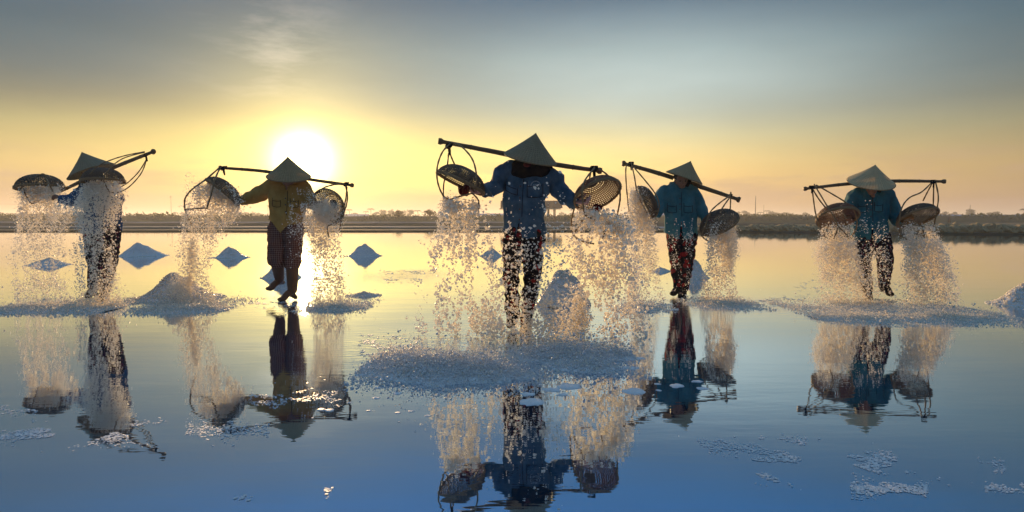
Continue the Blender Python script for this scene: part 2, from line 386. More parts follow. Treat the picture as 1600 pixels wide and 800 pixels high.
ICO_V = None
def ico(sub):
    bm = bmesh.new(); bmesh.ops.create_icosphere(bm, subdivisions=sub, radius=1)
    v = np.array([x.co[:] for x in bm.verts]); f = np.array([[x.index for x in fc.verts] for fc in bm.faces]); bm.free(); return v, f
ICO = ico(1); OCT_V = np.array([(1, 0, 0), (-1, 0, 0), (0, 1, 0), (0, -1, 0), (0, 0, 1), (0, 0, -1)], float)
OCT_F = np.array([(0, 2, 4), (2, 1, 4), (1, 3, 4), (3, 0, 4), (2, 0, 5), (1, 2, 5), (3, 1, 5), (0, 3, 5)])
def grains(pts, size, big=False, flat=1.0):
    """irregular salt grains at pts -> verts, faces"""
    V, Fc = ICO if big else (OCT_V, OCT_F); n = len(pts)
    v = np.repeat(V[None], n, 0) * (1 + rng.normal(0, .22 if big else .18, (n, len(V), 1)))
    v *= rng.uniform(.55, 1.25, (n, 1, 3))
    q = rng.normal(size=(n, 4)); q /= np.linalg.norm(q, axis=1)[:, None]; a, b, c, d = q.T
    Rm = np.stack([1 - 2 * (c * c + d * d), 2 * (b * c - a * d), 2 * (b * d + a * c), 2 * (b * c + a * d), 1 - 2 * (b * b + d * d), 2 * (c * d - a * b),
                   2 * (b * d - a * c), 2 * (c * d + a * b), 1 - 2 * (b * b + c * c)], 1).reshape(n, 3, 3)
    v = np.einsum('nij,nkj->nki', Rm, v) * np.asarray(size)[:, None, None]
    if flat != 1.0: v[:, :, 2] *= flat
    v += np.asarray(pts)[:, None, :]
    f = Fc[None] + (np.arange(n) * len(V))[:, None, None]
    return v.reshape(-1, 3), f.reshape(-1, 3)

# ------------------------------------------------------------------ the setting
def grid_mesh(name, xs, ys, hfun, m, smooth=True):
    X, Yv = np.meshgrid(xs, ys); Z = hfun(X, Yv)
    v = np.stack([X.ravel(), Yv.ravel(), Z.ravel()], 1); nx, ny = len(xs), len(ys)
    i = (np.arange(ny - 1)[:, None] * nx + np.arange(nx - 1)[None]).ravel()
    return raw_mesh(name, v, np.stack([i, i + 1, i + nx + 1, i + nx], 1), smooth, m)
def poly_sheet(name, pts, zv, m):
    me = bpy.data.meshes.new(name); me.from_pydata([(x, y, zv) for x, y in pts], [], [tuple(range(len(pts)))])
    me.materials.append(MATS[m]); me.update(); return me
def prism(name, pts, z0, z1, m):
    n = len(pts); g = Geo(); g.add([(x, y, z0) for x, y in pts] + [(x, y, z1) for x, y in pts],
        [tuple(range(n))[::-1], tuple(range(n, 2 * n))] + [(i, (i + 1) % n, (i + 1) % n + n, i + n) for i in range(n)])
    return g.mesh(name, m, False)

S1, S2, S3 = Vector((13.2, 50.6)), Vector((32.4, 40.6)), Vector((95, 9))      # shoreline corner points
water = link('water', poly_sheet('water', [(-260, -60), (200, -60), (200, 50.3), (13, 50.3), (-260, 50.3)][::1], 0, 'water')); water['kind'] = 'structure'
bed = link('ground', poly_sheet('ground', [(-4000, -80), (4000, -80), (4000, 5200), (-4000, 5200)], -.06, 'ground')); bed['kind'] = 'structure'
# far shore land, its edge slightly ragged
def shore_x(xx):
    if xx < S1.x: return 50.2
    if xx < S2.x: return S1.y + (S2.y - S1.y) * (xx - S1.x) / (S2.x - S1.x)
    return max(S2.y + (S3.y - S2.y) * (xx - S2.x) / (S3.x - S2.x), -70)
edge = [(x, shore_x(x) + noise.noise((x * .7, 0, 0)) * .18) for x in np.linspace(-240, 230, 340)]
shore = link('far_shore', prism('far_shore', [(-1500, 50.2)] + edge + [(1500, -70), (1500, 148), (-1500, 148)], -.05, .10, 'ground')); shore['kind'] = 'structure'
# shallow neighbouring pans and their pale crusted margins
for i, (y0, y1, x0, x1) in enumerate([(66, 68.5, -300, 30), (116, 124, -300, 90)]):
    p = link('salt_pan_water', poly_sheet('pan', [(x0, y0), (x1, y0), (x1, y1), (x0, y1)], .108 + .004 * i, 'water')); p['kind'] = 'structure'
def dyke(x0, x1, y, wd, h, m, label):
    xs = np.linspace(x0, x1, int((x1 - x0) / 1.5)); ys = np.linspace(y - wd / 2, y + wd / 2, 7)
    def hf(X, Y_):
        u = 1 - np.abs(Y_ - y) / (wd / 2); nz = np.vectorize(lambda a, b: noise.noise((a * .4, b * .8, 3)))(X, Y_)
        return .09 + h * np.clip(u * 1.6, 0, 1) * (1 + .25 * nz)
    o = link('dyke', grid_mesh('dyke', xs, ys, hf, m)); o['kind'] = 'structure'; return o
dyke(-300, 13, 57.0, 2.6, .16, 'ground', '')
dyke(-300, 24, 62.5, .9, .14, 'crust', '')
dyke(-300, 34, 81.0, 2.2, .30, 'ground', '')
dyke(-300, 60, 106.0, 1.8, .25, 'ground', '')
dyke(-300, 26, 130.5, 1.4, .22, 'crust', '')
# white lip along the water on the near side
lip = []
for a, b in (((-240, 50.9), (12.8, 50.9)), ((13.2, 51.2), (32.4, 41.2)), ((32.4, 41.2), (95, 10))):
    a, b = Vector(a), Vector(b); d = (b - a).normalized(); nrm = Vector((-d.y, d.x)) * .22
    o = link('pan_edging', prism('lip', [a, b, b + nrm, a + nrm], .02, .118, 'crust')); o['kind'] = 'structure'
# green bank
bx = np.linspace(-330, 330, 500); by = np.linspace(142, 168, 16)
def bankh(X, Y_):
    u = np.clip((Y_ - 142) / 7, 0, 1) * np.clip((168 - Y_) / 5, 0, 1)
    nz = np.vectorize(lambda a, b: noise.noise((a * .09, b * .09, 1)) * .6 + noise.noise((a * .4, b * .3, 4)) * .35)(X, Y_)
    return -.02 + u ** .7 * (1.55 + .22 * nz)
bank = link('earth_bank', grid_mesh('earth_bank', bx, by, bankh, 'grass')); bank['kind'] = 'structure'
far = link('far_field', prism('far_field', [(-3500, 168), (3500, 168), (3500, 5000), (-3500, 5000)], -.05, .6, 'ground')); far['kind'] = 'structure'

def leaf_cloud(n, centres, radii, size):
    """n small leaf triangles spread through ellipsoidal clumps"""
    cs = np.asarray(centres); rs = np.asarray(radii); pick = rng.integers(0, len(cs), n)
    d = rng.normal(size=(n, 3)); d /= np.linalg.norm(d, axis=1)[:, None]; r = rng.uniform(.55, 1.08, n) ** .7
    p = cs[pick] + d * r[:, None] * rs[pick]
    a = rng.normal(size=(n, 3)) * size; b = rng.normal(size=(n, 3)) * size
    v = np.stack([p, p + a, p + b, p + a + b], 1).reshape(-1, 3); q = np.arange(n)[:, None] * 4 + np.array([0, 1, 3, 2])
    return v, q
# grass tufts on the bank
n = 15000; gx = rng.uniform(-170, 170, n); gy = rng.uniform(143, 163, n); gz = bankh(gx, gy)
cl = np.vectorize(lambda a, b: noise.noise((a * .12, b * .15, 7)))(gx, gy); keep = cl > -.12; gx, gy, gz, cl = gx[keep], gy[keep], gz[keep], cl[keep]
v, q = leaf_cloud(len(gx), np.zeros((1, 3)), np.ones((1, 3)) * .3, .16)
v = v.reshape(-1, 4, 3); v[:, :, 2] = np.abs(v[:, :, 2]) * (1 + 1.2 * cl[:, None]); v += np.stack([gx, gy, gz], 1)[:, None]
tag(link('grass', raw_mesh('grass', v.reshape(-1, 3), q, False, 'grass')), 'rough green grass and weeds covering the long bank behind the pans', 'grass', kind='stuff')

# trees of the far treeline
def tree_meshes(kind, seed):
    rs_ = np.random.default_rng(seed); g = Geo()
    if kind == 'palm':
        H = 7.2; g.tube([(0, 0, -.5), (.25, 0, 2.5), (.2, .1, 5), (.5, .1, H)], [.26, .20, .16, .14], 7)
        tr = g.mesh('palm_trunk', 'trunk'); vs, qs = [], []
        for i in range(17):
            a = i * 2.4; up = rs_.uniform(.1, .9); L = rs_.uniform(2.2, 3.0)
            for s_ in range(9):
                u = s_ / 8; r_ = L * u; zz = H + up * math.sin(u * 2.2) * 1.3 - u * u * 1.6
                c_ = np.array([.5 + math.cos(a) * r_, .1 + math.sin(a) * r_, zz]); sd_ = np.array([-math.sin(a), math.cos(a), -.5]) * (.55 * math.sin(math.pi * (u * .85 + .12)))
                fw = np.array([math.cos(a), math.sin(a), -.2]) * .28
                for sg in (-1, 1):
                    b_ = len(vs); vs += [c_, c_ + fw, c_ + np.array([sd_[0] * sg, sd_[1] * sg, sd_[2]]) + fw, c_ + np.array([sd_[0] * sg, sd_[1] * sg, sd_[2]]) + fw * .4]; qs.append([b_, b_ + 1, b_ + 2, b_ + 3])
        return tr, raw_mesh('palm_crown', np.array(vs), np.array(qs), False, 'leaf')
    H = {'round': 5.2, 'tall': 7.2, 'low': 2.6}[kind]
    g.tube([(0, 0, -.5), (.1, 0, H * .3), (-.1, .1, H * .6), (0, 0, H * .85)], [.28, .2, .12, .05], 7)
    for i in range(4):
        a = i * 1.7; g.tube([(0, 0, H * (.35 + .08 * i)), (math.cos(a) * H * .28, math.sin(a) * H * .28, H * (.6 + .05 * i))], [.10, .03], 5)
    tr = g.mesh('tree_trunk', 'trunk'); cs, rr = [], []
    for i in range(11 if kind != 'tall' else 9):
        a = rs_.uniform(0, 6.28); d = rs_.uniform(0, 1) ** .6 * H * (.42 if kind != 'tall' else .2)
        hz = rs_.uniform(.35, .95) * H if kind != 'low' else rs_.uniform(.05, .7) * H
        cs.append((math.cos(a) * d, math.sin(a) * d, hz)); r_ = rs_.uniform(.12, .24) * H; rr.append((r_, r_, r_ * .75))
    v_, q_ = leaf_cloud(900, cs, rr, .17 * (H / 5)); return tr, raw_mesh('tree_crown', v_, q_, False, 'leaf')
protos = {k_: [tree_meshes(k_, 10 * i + len(k_)) for i in range(nv)] for k_, nv in (('round', 3), ('tall', 2), ('low', 3), ('palm', 2))}
TL = {'round': ('tree', 'hazy round crowned tree in the distant treeline on the horizon', 'tree', 'trees of the distant treeline'),
      'tall': ('tall_tree', 'hazy slender upright tree rising out of the distant treeline', 'tree', 'slender trees of the distant treeline'),
      'palm': ('palm_tree', 'tiny hazy palm with drooping fronds standing in the distant treeline', 'palm', 'palms of the distant treeline')}
def put_tree(kind, px, Y, s, top=None, label=None, where=None):
    nm, lb, ct, gp = TL.get(kind, ('shrub', '', 'shrub', ''))
    if where: lb += ', ' + where; lb = lb.replace(' rising out of the distant treeline', ' in the treeline').replace(' standing in the distant treeline', ' in the treeline').replace(' in the distant treeline on the horizon', ' in the treeline')
    if kind == 'low': nm = 'shrub'
    tr, cr = random.choice(protos[kind]); c_ = P(px, 341, Y); zb = .6 if Y > 168 else float(bankh(np.array([c_.x]), np.array([Y]))[0]) - .1
    o = empty(nm, (c_.x, Y, zb), label or lb, ct, None if label else gp)
    o.rotation_euler = (0, 0, random.uniform(0, 6.28)); o.scale = (s * 1.15, s * 1.15, s * random.uniform(.62, .95))
    a = link('trunk', tr, o); b_ = link('crown', cr, o)
    return o
x = -20
rt = random.Random(5)
def seg(x0, x1, step, Y, smin, smax, kinds, where):
    x = x0
    while x < x1:
        put_tree(rt.choice(kinds), x, Y + rt.uniform(-30, 30), rt.uniform(smin, smax), where=where); x += rt.uniform(.6, 1.4) * step
seg(-15, 130, 14, 520, 1.0, 1.5, ['round'], "left of the leftmost worker")
seg(186, 330, 13, 560, .85, 1.35, ['round'], "between the first two workers")
seg(330, 420, 12, 470, .95, 1.3, ['round'], "below the second worker's outstretched arm")
seg(536, 700, 9, 480, .8, 1.15, ['round', 'round', 'tall', 'palm', 'palm'], "between the second and middle workers")
seg(700, 800, 14, 560, .7, 1.0, ['round'], "beside the middle worker's left hand")
seg(880, 1060, 12, 500, .85, 1.2, ['round', 'round', 'tall'], "between the middle and fourth workers")
seg(1120, 1255, 7, 520, .7, 1.1, ['round', 'tall', 'tall', 'palm'], "round the tallest mast")
seg(1200, 1335, 13, 450, .8, 1.15, ['round'], "left of the rightmost worker")
seg(1395, 1620, 11, 430, .75, 1.05, ['round', 'round', 'tall'], "right of the rightmost worker")
put_tree('low', 622, 150, .85, label='dark rounded bush on the bank between the second and middle workers')
put_tree('low', 672, 152, .95, label='dark leafy bush on the bank just left of the middle worker\'s falling salt')
put_tree('low', 690, 153, .7, label='smaller dark bush beside the leafy one on the bank, half behind falling salt')
put_tree('round', 1334, 200, .62, label='small dark tree at the foot of the bank beside the rightmost worker\'s shoulder')
put_tree('low', 218, 151, .45, label='low green bush on the bank right of the leftmost worker')
put_tree('palm', 1599, 190, .55, label='dark palm at the right edge of the picture behind the bank')

# shed on the far pans behind the middle worker
Ys = 134; a = P(788, 349, Ys).x; b = P(868, 349, Ys).x
hut = empty('shed', ((a + b) / 2, Ys, .10), 'open sided shed with a rusty roof standing far behind the middle worker', 'shed')
def hpart(name, fn, m):
    g = Geo(); fn(g); me = g.mesh(name, m, False); me.transform(Matrix.Translation(-hut.location)); return link(name, me, hut)
for xx in (a + .2, (a + b) / 2, b - 1.4, b - .1):
    for yy in (Ys, Ys + 4): hpart('post', lambda g: g.box((xx, yy, 1.75), .22, .22, 3.5), 'darkpost')
def roof(g):
    for i in range(40):
        x0 = a - .8 + i * (b - a + 2.2) / 40; x1 = x0 + (b - a + 2.2) / 40; zo = .05 * (i % 2)
        g.add([(x0, Ys - 1, 3.1 + zo), (x1, Ys - 1, 3.15 - zo), (x1, Ys + 2.2, 4.8 - zo), (x0, Ys + 2.2, 4.75 + zo), (x0, Ys + 5.2, 3.2 + zo), (x1, Ys + 5.2, 3.2 - zo)],
              [(0, 1, 2, 3), (3, 2, 5, 4)])
hpart('roof', roof, 'rust')
hpart('roof_beam', lambda g: g.box(((a + b) / 2, Ys - .9, 2.98), b - a + 2, .15, .22), 'post')
hpart('wall', lambda g: g.box((a + 3.4, Ys + 3.9, 1.3), 6.4, .12, 2.4), 'grass')
# long low roofs in the distance
def long_roof(px0, px1, Y, h0, label, m='tarp', name='salt_store'):
    x0, x1 = P(px0, 340, Y).x, P(px1, 340, Y).x; o = empty(name, ((x0 + x1) / 2, Y, .6), label, 'building'); L = (x1 - x0) / 2
    g = Geo(); g.box((0, 4, h0 * .25), 2 * L, 8, h0 * .5); link('wall', g.mesh('wall', 'post', False), o)
    g = Geo(); g.add([(-L, -.4, h0 * .5), (L, -.4, h0 * .5), (L * .97, 4, h0), (-L * .97, 4, h0), (-L, 8.4, h0 * .5), (L, 8.4, h0 * .5)], [(0, 1, 2, 3), (3, 2, 5, 4), (0, 3, 4), (1, 5, 2)])
    link('roof', g.mesh('roof', m, False), o); return o
long_roof(733, 792, 260, 2.4, 'long pale grey shed roof on the horizon just left of the middle worker')
long_roof(1010, 1042, 260, 2.6, 'pale blue roof on the horizon just left of the fourth worker')
long_roof(1398, 1640, 185, 1.5, 'long pale blue covered store above the bank at the far right')
long_roof(536, 575, 420, 3.2, 'low hazy white building between the second worker\'s basket and the palms')
# masts and poles
def pole(px, pt, Y, r_, label, name='pole', cross=True, group=None):
    b_ = P(px, 345, Y); top = P(px, pt, Y).z; zb = .1 if Y < 168 else .55
    o = empty(name, (b_.x, Y, zb), label, name, group); g = Geo(); g.tube([(0, 0, -.1), (0, 0, top - zb)], [r_, r_ * .6], 6)
    link('shaft', g.mesh('shaft', 'darkpost'), o)
    if cross: g = Geo(); g.box((0, 0, top - zb - .5), 1.3, .12, .12); link('crossarm', g.mesh('crossarm', 'darkpost', False), o)
    return o
pole(268, 306, 300, .11, 'thin pole rising from the horizon left of the second worker\'s basket')
pole(419, 320, 300, .10, 'short pole on the horizon beside the second worker\'s outstretched arm')
pole(613, 326, 300, .12, 'left of two short poles among the palms on the horizon')
pole(637, 327, 300, .12, 'right of two short poles among the palms on the horizon')
pole(1180, 306, 420, .34, 'tallest mast on the horizon right of the fourth worker', 'mast', False)
pole(1193, 320, 420, .14, 'thin short mast beside the tallest one on the horizon', 'mast', False)
pole(1515, 320, 380, .22, 'lone mast on the horizon right of the rightmost worker', 'mast', False)
pole(1483, 338, 140, .35, 'dark stump standing in front of the bank right of the rightmost worker', 'stump', False)
g = Geo(); g.tube([P(-30, 318, 260), P(40, 319.5, 260), P(85, 321, 262), P(180, 322, 265)], .035, 4)
tag(link('power_line', g.mesh('power_line', 'darkpost')), 'thin power line crossing the sky behind the leftmost worker', 'power line')

# row of heaped earth along the right shore: every heap a part of the embankment
emb = empty('embankment', (S1.x, S1.y, .1), 'long embankment of heaped pale clods along the shore behind the two right hand workers', 'embankment')
def clod_mesh(seed):
    v_, f_ = ico(3); v_ = v_.copy()
    for i, p in enumerate(v_):
        nz = noise.noise(Vector(p) * 1.6 + Vector((seed * 7, 0, 0))); n2 = noise.noise(Vector(p) * 5 + Vector((seed * 7, 0, 0)))
        v_[i] = p * (1 + .28 * nz + .13 * n2)
    return raw_mesh('clod', v_, f_, False, 'clod')
clods = [clod_mesh(i) for i in range(6)]
d1 = (S2 - S1).normalized(); d2 = (S3 - S2).normalized(); L1 = (S2 - S1).length
s_ = -1.0; k = 0
while s_ < L1 + 14 and k < 290:
    for row in (0, 1):
        if s_ < L1: p = S1 + d1 * s_; dd = d1
        else: p = S2 + d2 * (s_ - L1); dd = d2
        nr = Vector((-dd.y, dd.x)); f_ = min(max((s_ + 1) / (L1 * .6), .25), 1)
        q_ = p + nr * (1.0 + row * .85 * (1 + f_)); o = link('clod', clods[k % 6], emb)
        hh = (.22 + .20 * f_) * random.uniform(.75, 1.2)
        o.location = (q_.x - S1.x, q_.y - S1.y, hh * .35 - .02); o.scale = (.24 + .08 * f_, .60, hh)
        o.rotation_euler = (random.uniform(-.1, .1), random.uniform(-.3, .3), math.atan2(dd.y, dd.x) + .5 + random.uniform(-.25, .25)); k += 1
    s_ += .30 + .10 * min(max((s_ + 1) / L1, 0), 1)
print('clods', k)

# ------------------------------------------------------------------ salt heaps
def two_mat(me, n, front=None):
    me.materials.append(MATS['grain']); mi = np.zeros(len(me.polygons), np.int32); mi[n:] = 1 if front is None else front; me.polygons.foreach_set('material_index', mi); return me
def heap(px, pbase, hw, ptop, label, skew=0.0, rough=.09, grain_n=900, tail=0.0, gs=.012, elong=.9, p=1.35):
    c_ = G(px, pbase); Y = c_.y; Rr = hw * .90 * Y / F; H = P(px, ptop, Y).z * 1.03
    nr, ns = 30, 96; vs = []; sd_ = px * .37
    def hgt(x, y):
        th = math.atan2(y, x); r_ = math.hypot(x, y / elong) / Rr
        edge_ = 1 + .10 * noise.noise((math.cos(th) * 1.6 + sd_, math.sin(th) * 1.6, 0)) + tail * max(math.cos(th), 0) ** 6
        u = min(math.sqrt(r_ * r_ + .018) / edge_ - .05, 1.0)
        return H * ((1 - u) ** p * .72 + .28 * (1 - u * u) ** 2) + rough * H * noise.noise((x * 9 / Rr * .35 + sd_, y * 9 / Rr * .35, 2)) * (1 - u) * 2 - .006 * (u >= 1)
    for i in range(nr + 1):
        u = (i / nr) ** .8 * (1.06 + abs(tail))
        for j in range(ns):
            th = 2 * math.pi * j / ns; x = math.cos(th) * u * Rr; y = math.sin(th) * u * Rr * elong
            vs.append((x, y, hgt(x - skew * Rr * 0, y)))
    vs = np.array(vs); vs[:, 0] += skew * Rr * (vs[:, 2] / max(H, .01))
    idx = lambda i, j: i * ns + j % ns
    fs = np.array([(idx(i, j), idx(i + 1, j), idx(i + 1, j + 1), idx(i, j + 1)) for i in range(nr) for j in range(ns)])
    gsel = rng.integers(0, nr * ns, grain_n); gp = vs[gsel] + rng.normal(0, .012, (grain_n, 3)) * Rr; gp[:, 2] = np.maximum(vs[gsel][:, 2], .002)
    gv, gf = grains(gp, rng.uniform(.5, 1.3, grain_n) * gs)
    me = two_mat(raw_mesh('salt_heap', np.concatenate([vs, gv]), [fs, gf + len(vs)], True, 'salt_shaded'), len(fs))
    o = link('salt_heap', me); o.location = (c_.x, c_.y, 0); return tag(o, label, 'salt heap')
heap(76, 414, 34, 403, 'low salt heap seen through the falling salt of the leftmost worker', grain_n=700)
heap(217, 399.5, 33, 379, 'pointed blue grey salt heap standing in water right of the leftmost worker', -.08, tail=.5)
heap(357, 402.5, 22, 385.5, 'narrow pointed salt heap left of the second worker\'s legs', 0, tail=.6)
heap(567, 400, 26, 380, 'pointed salt heap right of the second worker with a flat white brim', .05, tail=.25)
heap(440, 434, 34, 403, 'pale salt heap right behind the second worker\'s legs', .1)
heap(276, 466, 60, 427, 'broad brown lit salt heap under the second worker\'s left falling salt', -.05, .12, 2500, .3, .014)
heap(568, 462, 24, 456, 'low flat salt heap right of the second worker\'s splash', 0, .1, 500, .3)
heap(768, 400, 20, 388, 'small salt heap behind the middle worker just left of the legs')
heap(880, 476, 46, 419, 'tall round salt heap right of the middle worker\'s legs', .05, .12, 2600, 0, .010, .9, .75)
heap(1083, 434, 27, 405, 'salt heap directly behind the fourth worker\'s legs', .1, tail=0)
heap(1032, 424, 16, 418, 'low reddish salt ridge left of the fourth worker\'s legs', 0, .1, 300, .2)
heap(1600, 476, 50, 440, 'salt heap cut by the right edge of the picture', .1, .10, 1600, .1, .012)

def splash(px, py, hw, y_near, y_far, hmax, label, crests, grain_n=6000, gs=.008, big=False, seed=0, spray=.3, m='salt_shaded'):
    """low irregular field of fallen salt; crests = [(x px, y px, half width px, height m, depth m)]"""
    c_ = G(px, py); A = G(px, y_near).y; B = G(px, y_far).y; Rx = hw * c_.y / F; cy = (A + B) / 2; Ry = (B - A) / 2
    nx = int(min(260, max(120, Rx * 130))); ny = int(min(150, max(50, Ry * 90))); xs = np.linspace(-1.1, 1.1, nx) * Rx; ys = np.linspace(-1.1, 1.1, ny) * Ry
    X, Yy = np.meshgrid(xs, ys); Z = np.zeros_like(X); nzv = np.zeros_like(X); fz = np.zeros_like(X)
    for i in range(ny):
        for j in range(nx):
            p = (X[i, j] + c_.x, Yy[i, j] + cy)
            nzv[i, j] = noise.noise((p[0] * 2.0 + seed, p[1] * 1.3, 0)) + .5 * noise.noise((p[0] * 5 + seed, p[1] * 3.5, 0))
            fz[i, j] = noise.noise((p[0] * 22, p[1] * 22, seed)) + .6 * noise.noise((p[0] * 47, p[1] * 47, seed))
    rr = np.sqrt((X / Rx) ** 2 + (Yy / Ry) ** 2)
    mask = np.clip((1 - rr) * 1.3 + nzv * 1.25 - .32, -.8, 1)
    Z = hmax * mask
    for (cx, cyp, cw, ch, cdp) in crests:
        q_ = G(cx, cyp); ww = cw * q_.y / F
        Z += ch * np.exp(-((X + c_.x - q_.x) / ww) ** 2 - ((Yy + cy - q_.y) / cdp) ** 2) * (1 + .35 * nzv)
    Z += fz * .007 * np.clip(mask * 2, .3, 1); Z -= .005
    v = np.stack([X.ravel(), Yy.ravel(), Z.ravel()], 1); i = (np.arange(ny - 1)[:, None] * nx + np.arange(nx - 1)[None]).ravel()
    f = np.stack([i, i + 1, i + nx + 1, i + nx], 1); keep = (Z.ravel()[f] > -.012).any(1); f = f[keep]
    w_ = np.clip(Z.ravel() + .012, 0, .05); w_ = w_ / w_.sum(); s_ = rng.choice(len(v), grain_n, p=w_)
    gp = v[s_] + rng.normal(0, 1, (grain_n, 3)) * np.array([Rx * .02, Ry * .03, 0]); gp[:, 2] = np.maximum(gp[:, 2], .002)
    gp[:, 2] += np.abs(rng.normal(0, 1, grain_n)) ** 3 * .012 * spray
    sz = np.minimum(np.exp(rng.normal(-.25, .45, grain_n)), 2.4) * gs
    gv, gf = grains(gp, sz, big)
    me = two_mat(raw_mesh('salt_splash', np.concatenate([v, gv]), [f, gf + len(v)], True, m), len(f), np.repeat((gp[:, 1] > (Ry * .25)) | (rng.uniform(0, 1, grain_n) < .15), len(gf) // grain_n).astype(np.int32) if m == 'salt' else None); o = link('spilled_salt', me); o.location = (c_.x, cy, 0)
    return tag(o, label, 'spilled salt')
splash(100, 479, 92, 493, 465, .007, 'flat patch of spilled salt round the leftmost worker\'s feet', [(60, 483, 60, .035, .3), (150, 485, 50, .03, .25)], 8000, .007, seed=1)
splash(290, 480, 74, 493, 466, .007, 'spilled salt under the left basket of the second worker', [(290, 484, 60, .035, .25)], 6000, .007, seed=2)
splash(526, 479, 50, 488, 468, .007, 'spilled salt under the right basket of the second worker', [(525, 482, 32, .04, .2)], 4500, .007, seed=3)
splash(704, 573, 126, 610, 544, .008, 'large blue white mound of spilled salt in front of the middle worker', [(684, 577, 80, .072, .24), (765, 585, 62, .040, .16), (618, 564, 34, .040, .16)], 26000, .0045, True, seed=4, spray=.5, m='salt')
splash(895, 562, 92, 588, 530, .007, 'spilled salt under the right basket of the middle worker', [(905, 574, 46, .034, .12), (872, 556, 50, .05, .16), (962, 556, 40, .03, .14)], 14000, .0052, True, seed=5.6, spray=.9, m='salt')
splash(1130, 475, 55, 485, 465, .006, 'spilled salt under the right basket of the fourth worker', [(1125, 476, 38, .03, .25)], 4500, .007, seed=6)
splash(1000, 480, 46, 488, 470, .008, 'thin crust of spilled salt left of the fourth worker\'s feet', [(1000, 482, 30, .025, .2)], 1800, .009, seed=8)
splash(1400, 489, 140, 508, 469, .007, 'wide ring of spilled salt round the rightmost worker\'s feet', [(1320, 497, 50, .035, .22), (1460, 498, 62, .04, .22), (1540, 496, 30, .015, .2)], 22000, .006, seed=7)

# ------------------------------------------------------------------ people
def rootM(o):
    return Matrix.LocRotScale(o.location, o.rotation_euler.to_quaternion() if o.rotation_mode != 'QUATERNION' else o.rotation_quaternion, o.scale)
def child(name, me, root, par=None):            # world-space mesh -> child of root (or of a part at root's origin)
    me.transform(rootM(root).inverted()); o = bpy.data.objects.new(name, me); C.objects.link(o); o.parent = par or root; return o
def to_px(co):                                   # where a point of the figure sits in its drawing plan
    d = Vector(co) - Vector((0, 0, CAMH)); c_, s_ = math.cos(PITCH), math.sin(PITCH)
    dep = d.y * c_ - d.z * s_; up = d.y * s_ + d.z * c_; return 800 + F * d.x / dep, 400 - F * up / dep
def cut_hem(me, hem, front=None, notch=None, yc=0):
    bm = bmesh.new(); bm.from_mesh(me); kill = []
    hx = [h[0] for h in hem]; hy = [h[1] for h in hem]
    for f in bm.faces:
        co = f.calc_center_median(); x, y = to_px(co)
        if y > np.interp(x, hx, hy): kill.append(f); continue
        if notch and co.y < yc:
            (nx, ny0, ny1, nw) = notch
            if y > ny0 and abs(x - nx) < nw * (y - ny0) / (ny1 - ny0): kill.append(f)
    bmesh.ops.delete(bm, geom=kill, context='FACES'); bm.to_mesh(me); bm.free(); me.update()
def on_surface(bvh, px, py, lift, miss=None):
    o_ = Vector((0, 0, CAMH)); d = ray(px, py).normalized(); hit = bvh.ray_cast(o_, d, 50)
    if hit[0] is None: return miss
    return hit[0] - d * lift
def patch(bvh, poly_px, lift, name, m, nu=8, thick=.012):
    """stitched on panel following the cloth: poly_px = 4 corners (tl, tr, br, bl)"""
    tl, tr, br, bl = [Vector(p) for p in poly_px]; pts = []; last = None
    for i in range(nu + 1):
        for j in range(nu + 1):
            u, v_ = j / nu, i / nu; p = tl.lerp(tr, u).lerp(bl.lerp(br, u), v_)
            q = on_surface(bvh, p.x, p.y, lift, last)
            if q is None: return None
            last = q; pts.append(q)
    # flatten tiny wrinkles
    y_ = np.array([p.y for p in pts]).reshape(nu + 1, nu + 1)
    base_ = [p + ray(*to_px(p)).normalized() * (thick + lift) for p in pts]
    n = nu + 1; fs = [(i * n + j, i * n + j + 1, (i + 1) * n + j + 1, (i + 1) * n + j) for i in range(nu) for j in range(nu)]
    rim = [j for j in range(n)] + [i * n + n - 1 for i in range(1, n)] + [(n - 1) * n + j for j in range(n - 2, -1, -1)] + [i * n for i in range(n - 2, 0, -1)]
    N = n * n; fs += [(rim[i], rim[i] + N, rim[(i + 1) % len(rim)] + N, rim[(i + 1) % len(rim)]) for i in range(len(rim))]
    g = Geo(); g.add(pts + base_, fs); return g.mesh(name, m, False)

def make_hand(g, wr, fwd, palm_n, s=1.0, curl=.9):
    """palm, four unequal bent fingers and a thumb from the side of the palm"""
    f = fwd.normalized(); n = (palm_n - f * palm_n.dot(f)).normalized(); lat = f.cross(n)
    g.limb([wr - f * .03 * s, wr + f * .02 * s, wr + f * .055 * s, wr + f * .088 * s], [.026 * s, .032 * s, .040 * s, .038 * s], lat, .42, 14)
    for i, (L, off) in enumerate(((.070, -.030), (.079, -.010), (.073, .010), (.058, .029))):
        b_ = wr + f * (.078 * s) + lat * off * s; pts = [b_]; a = curl * .35; d = f
        for k_, fr_ in enumerate((.45, .32, .28)):
            d = f * math.cos(a) + n * math.sin(a); pts.append(pts[-1] + d * L * fr_ * s); a += curl * (.75 + .08 * i)
        g.limb(pts, [.0095 * s, .0088 * s, .0080 * s, .0068 * s], lat, 1, 8)
    b_ = wr + f * .022 * s - lat * .026 * s
    d0 = (f * .55 - lat * .75 + n * .35).normalized(); d1_ = (f * .8 - lat * .25 + n * .55).normalized()
    g.limb([b_, b_ + d0 * .038 * s, b_ + d0 * .038 * s + d1_ * .032 * s, b_ + d0 * .038 * s + d1_ * .055 * s], [.013 * s, .012 * s, .0105 * s, .008 * s], lat, 1, 8)

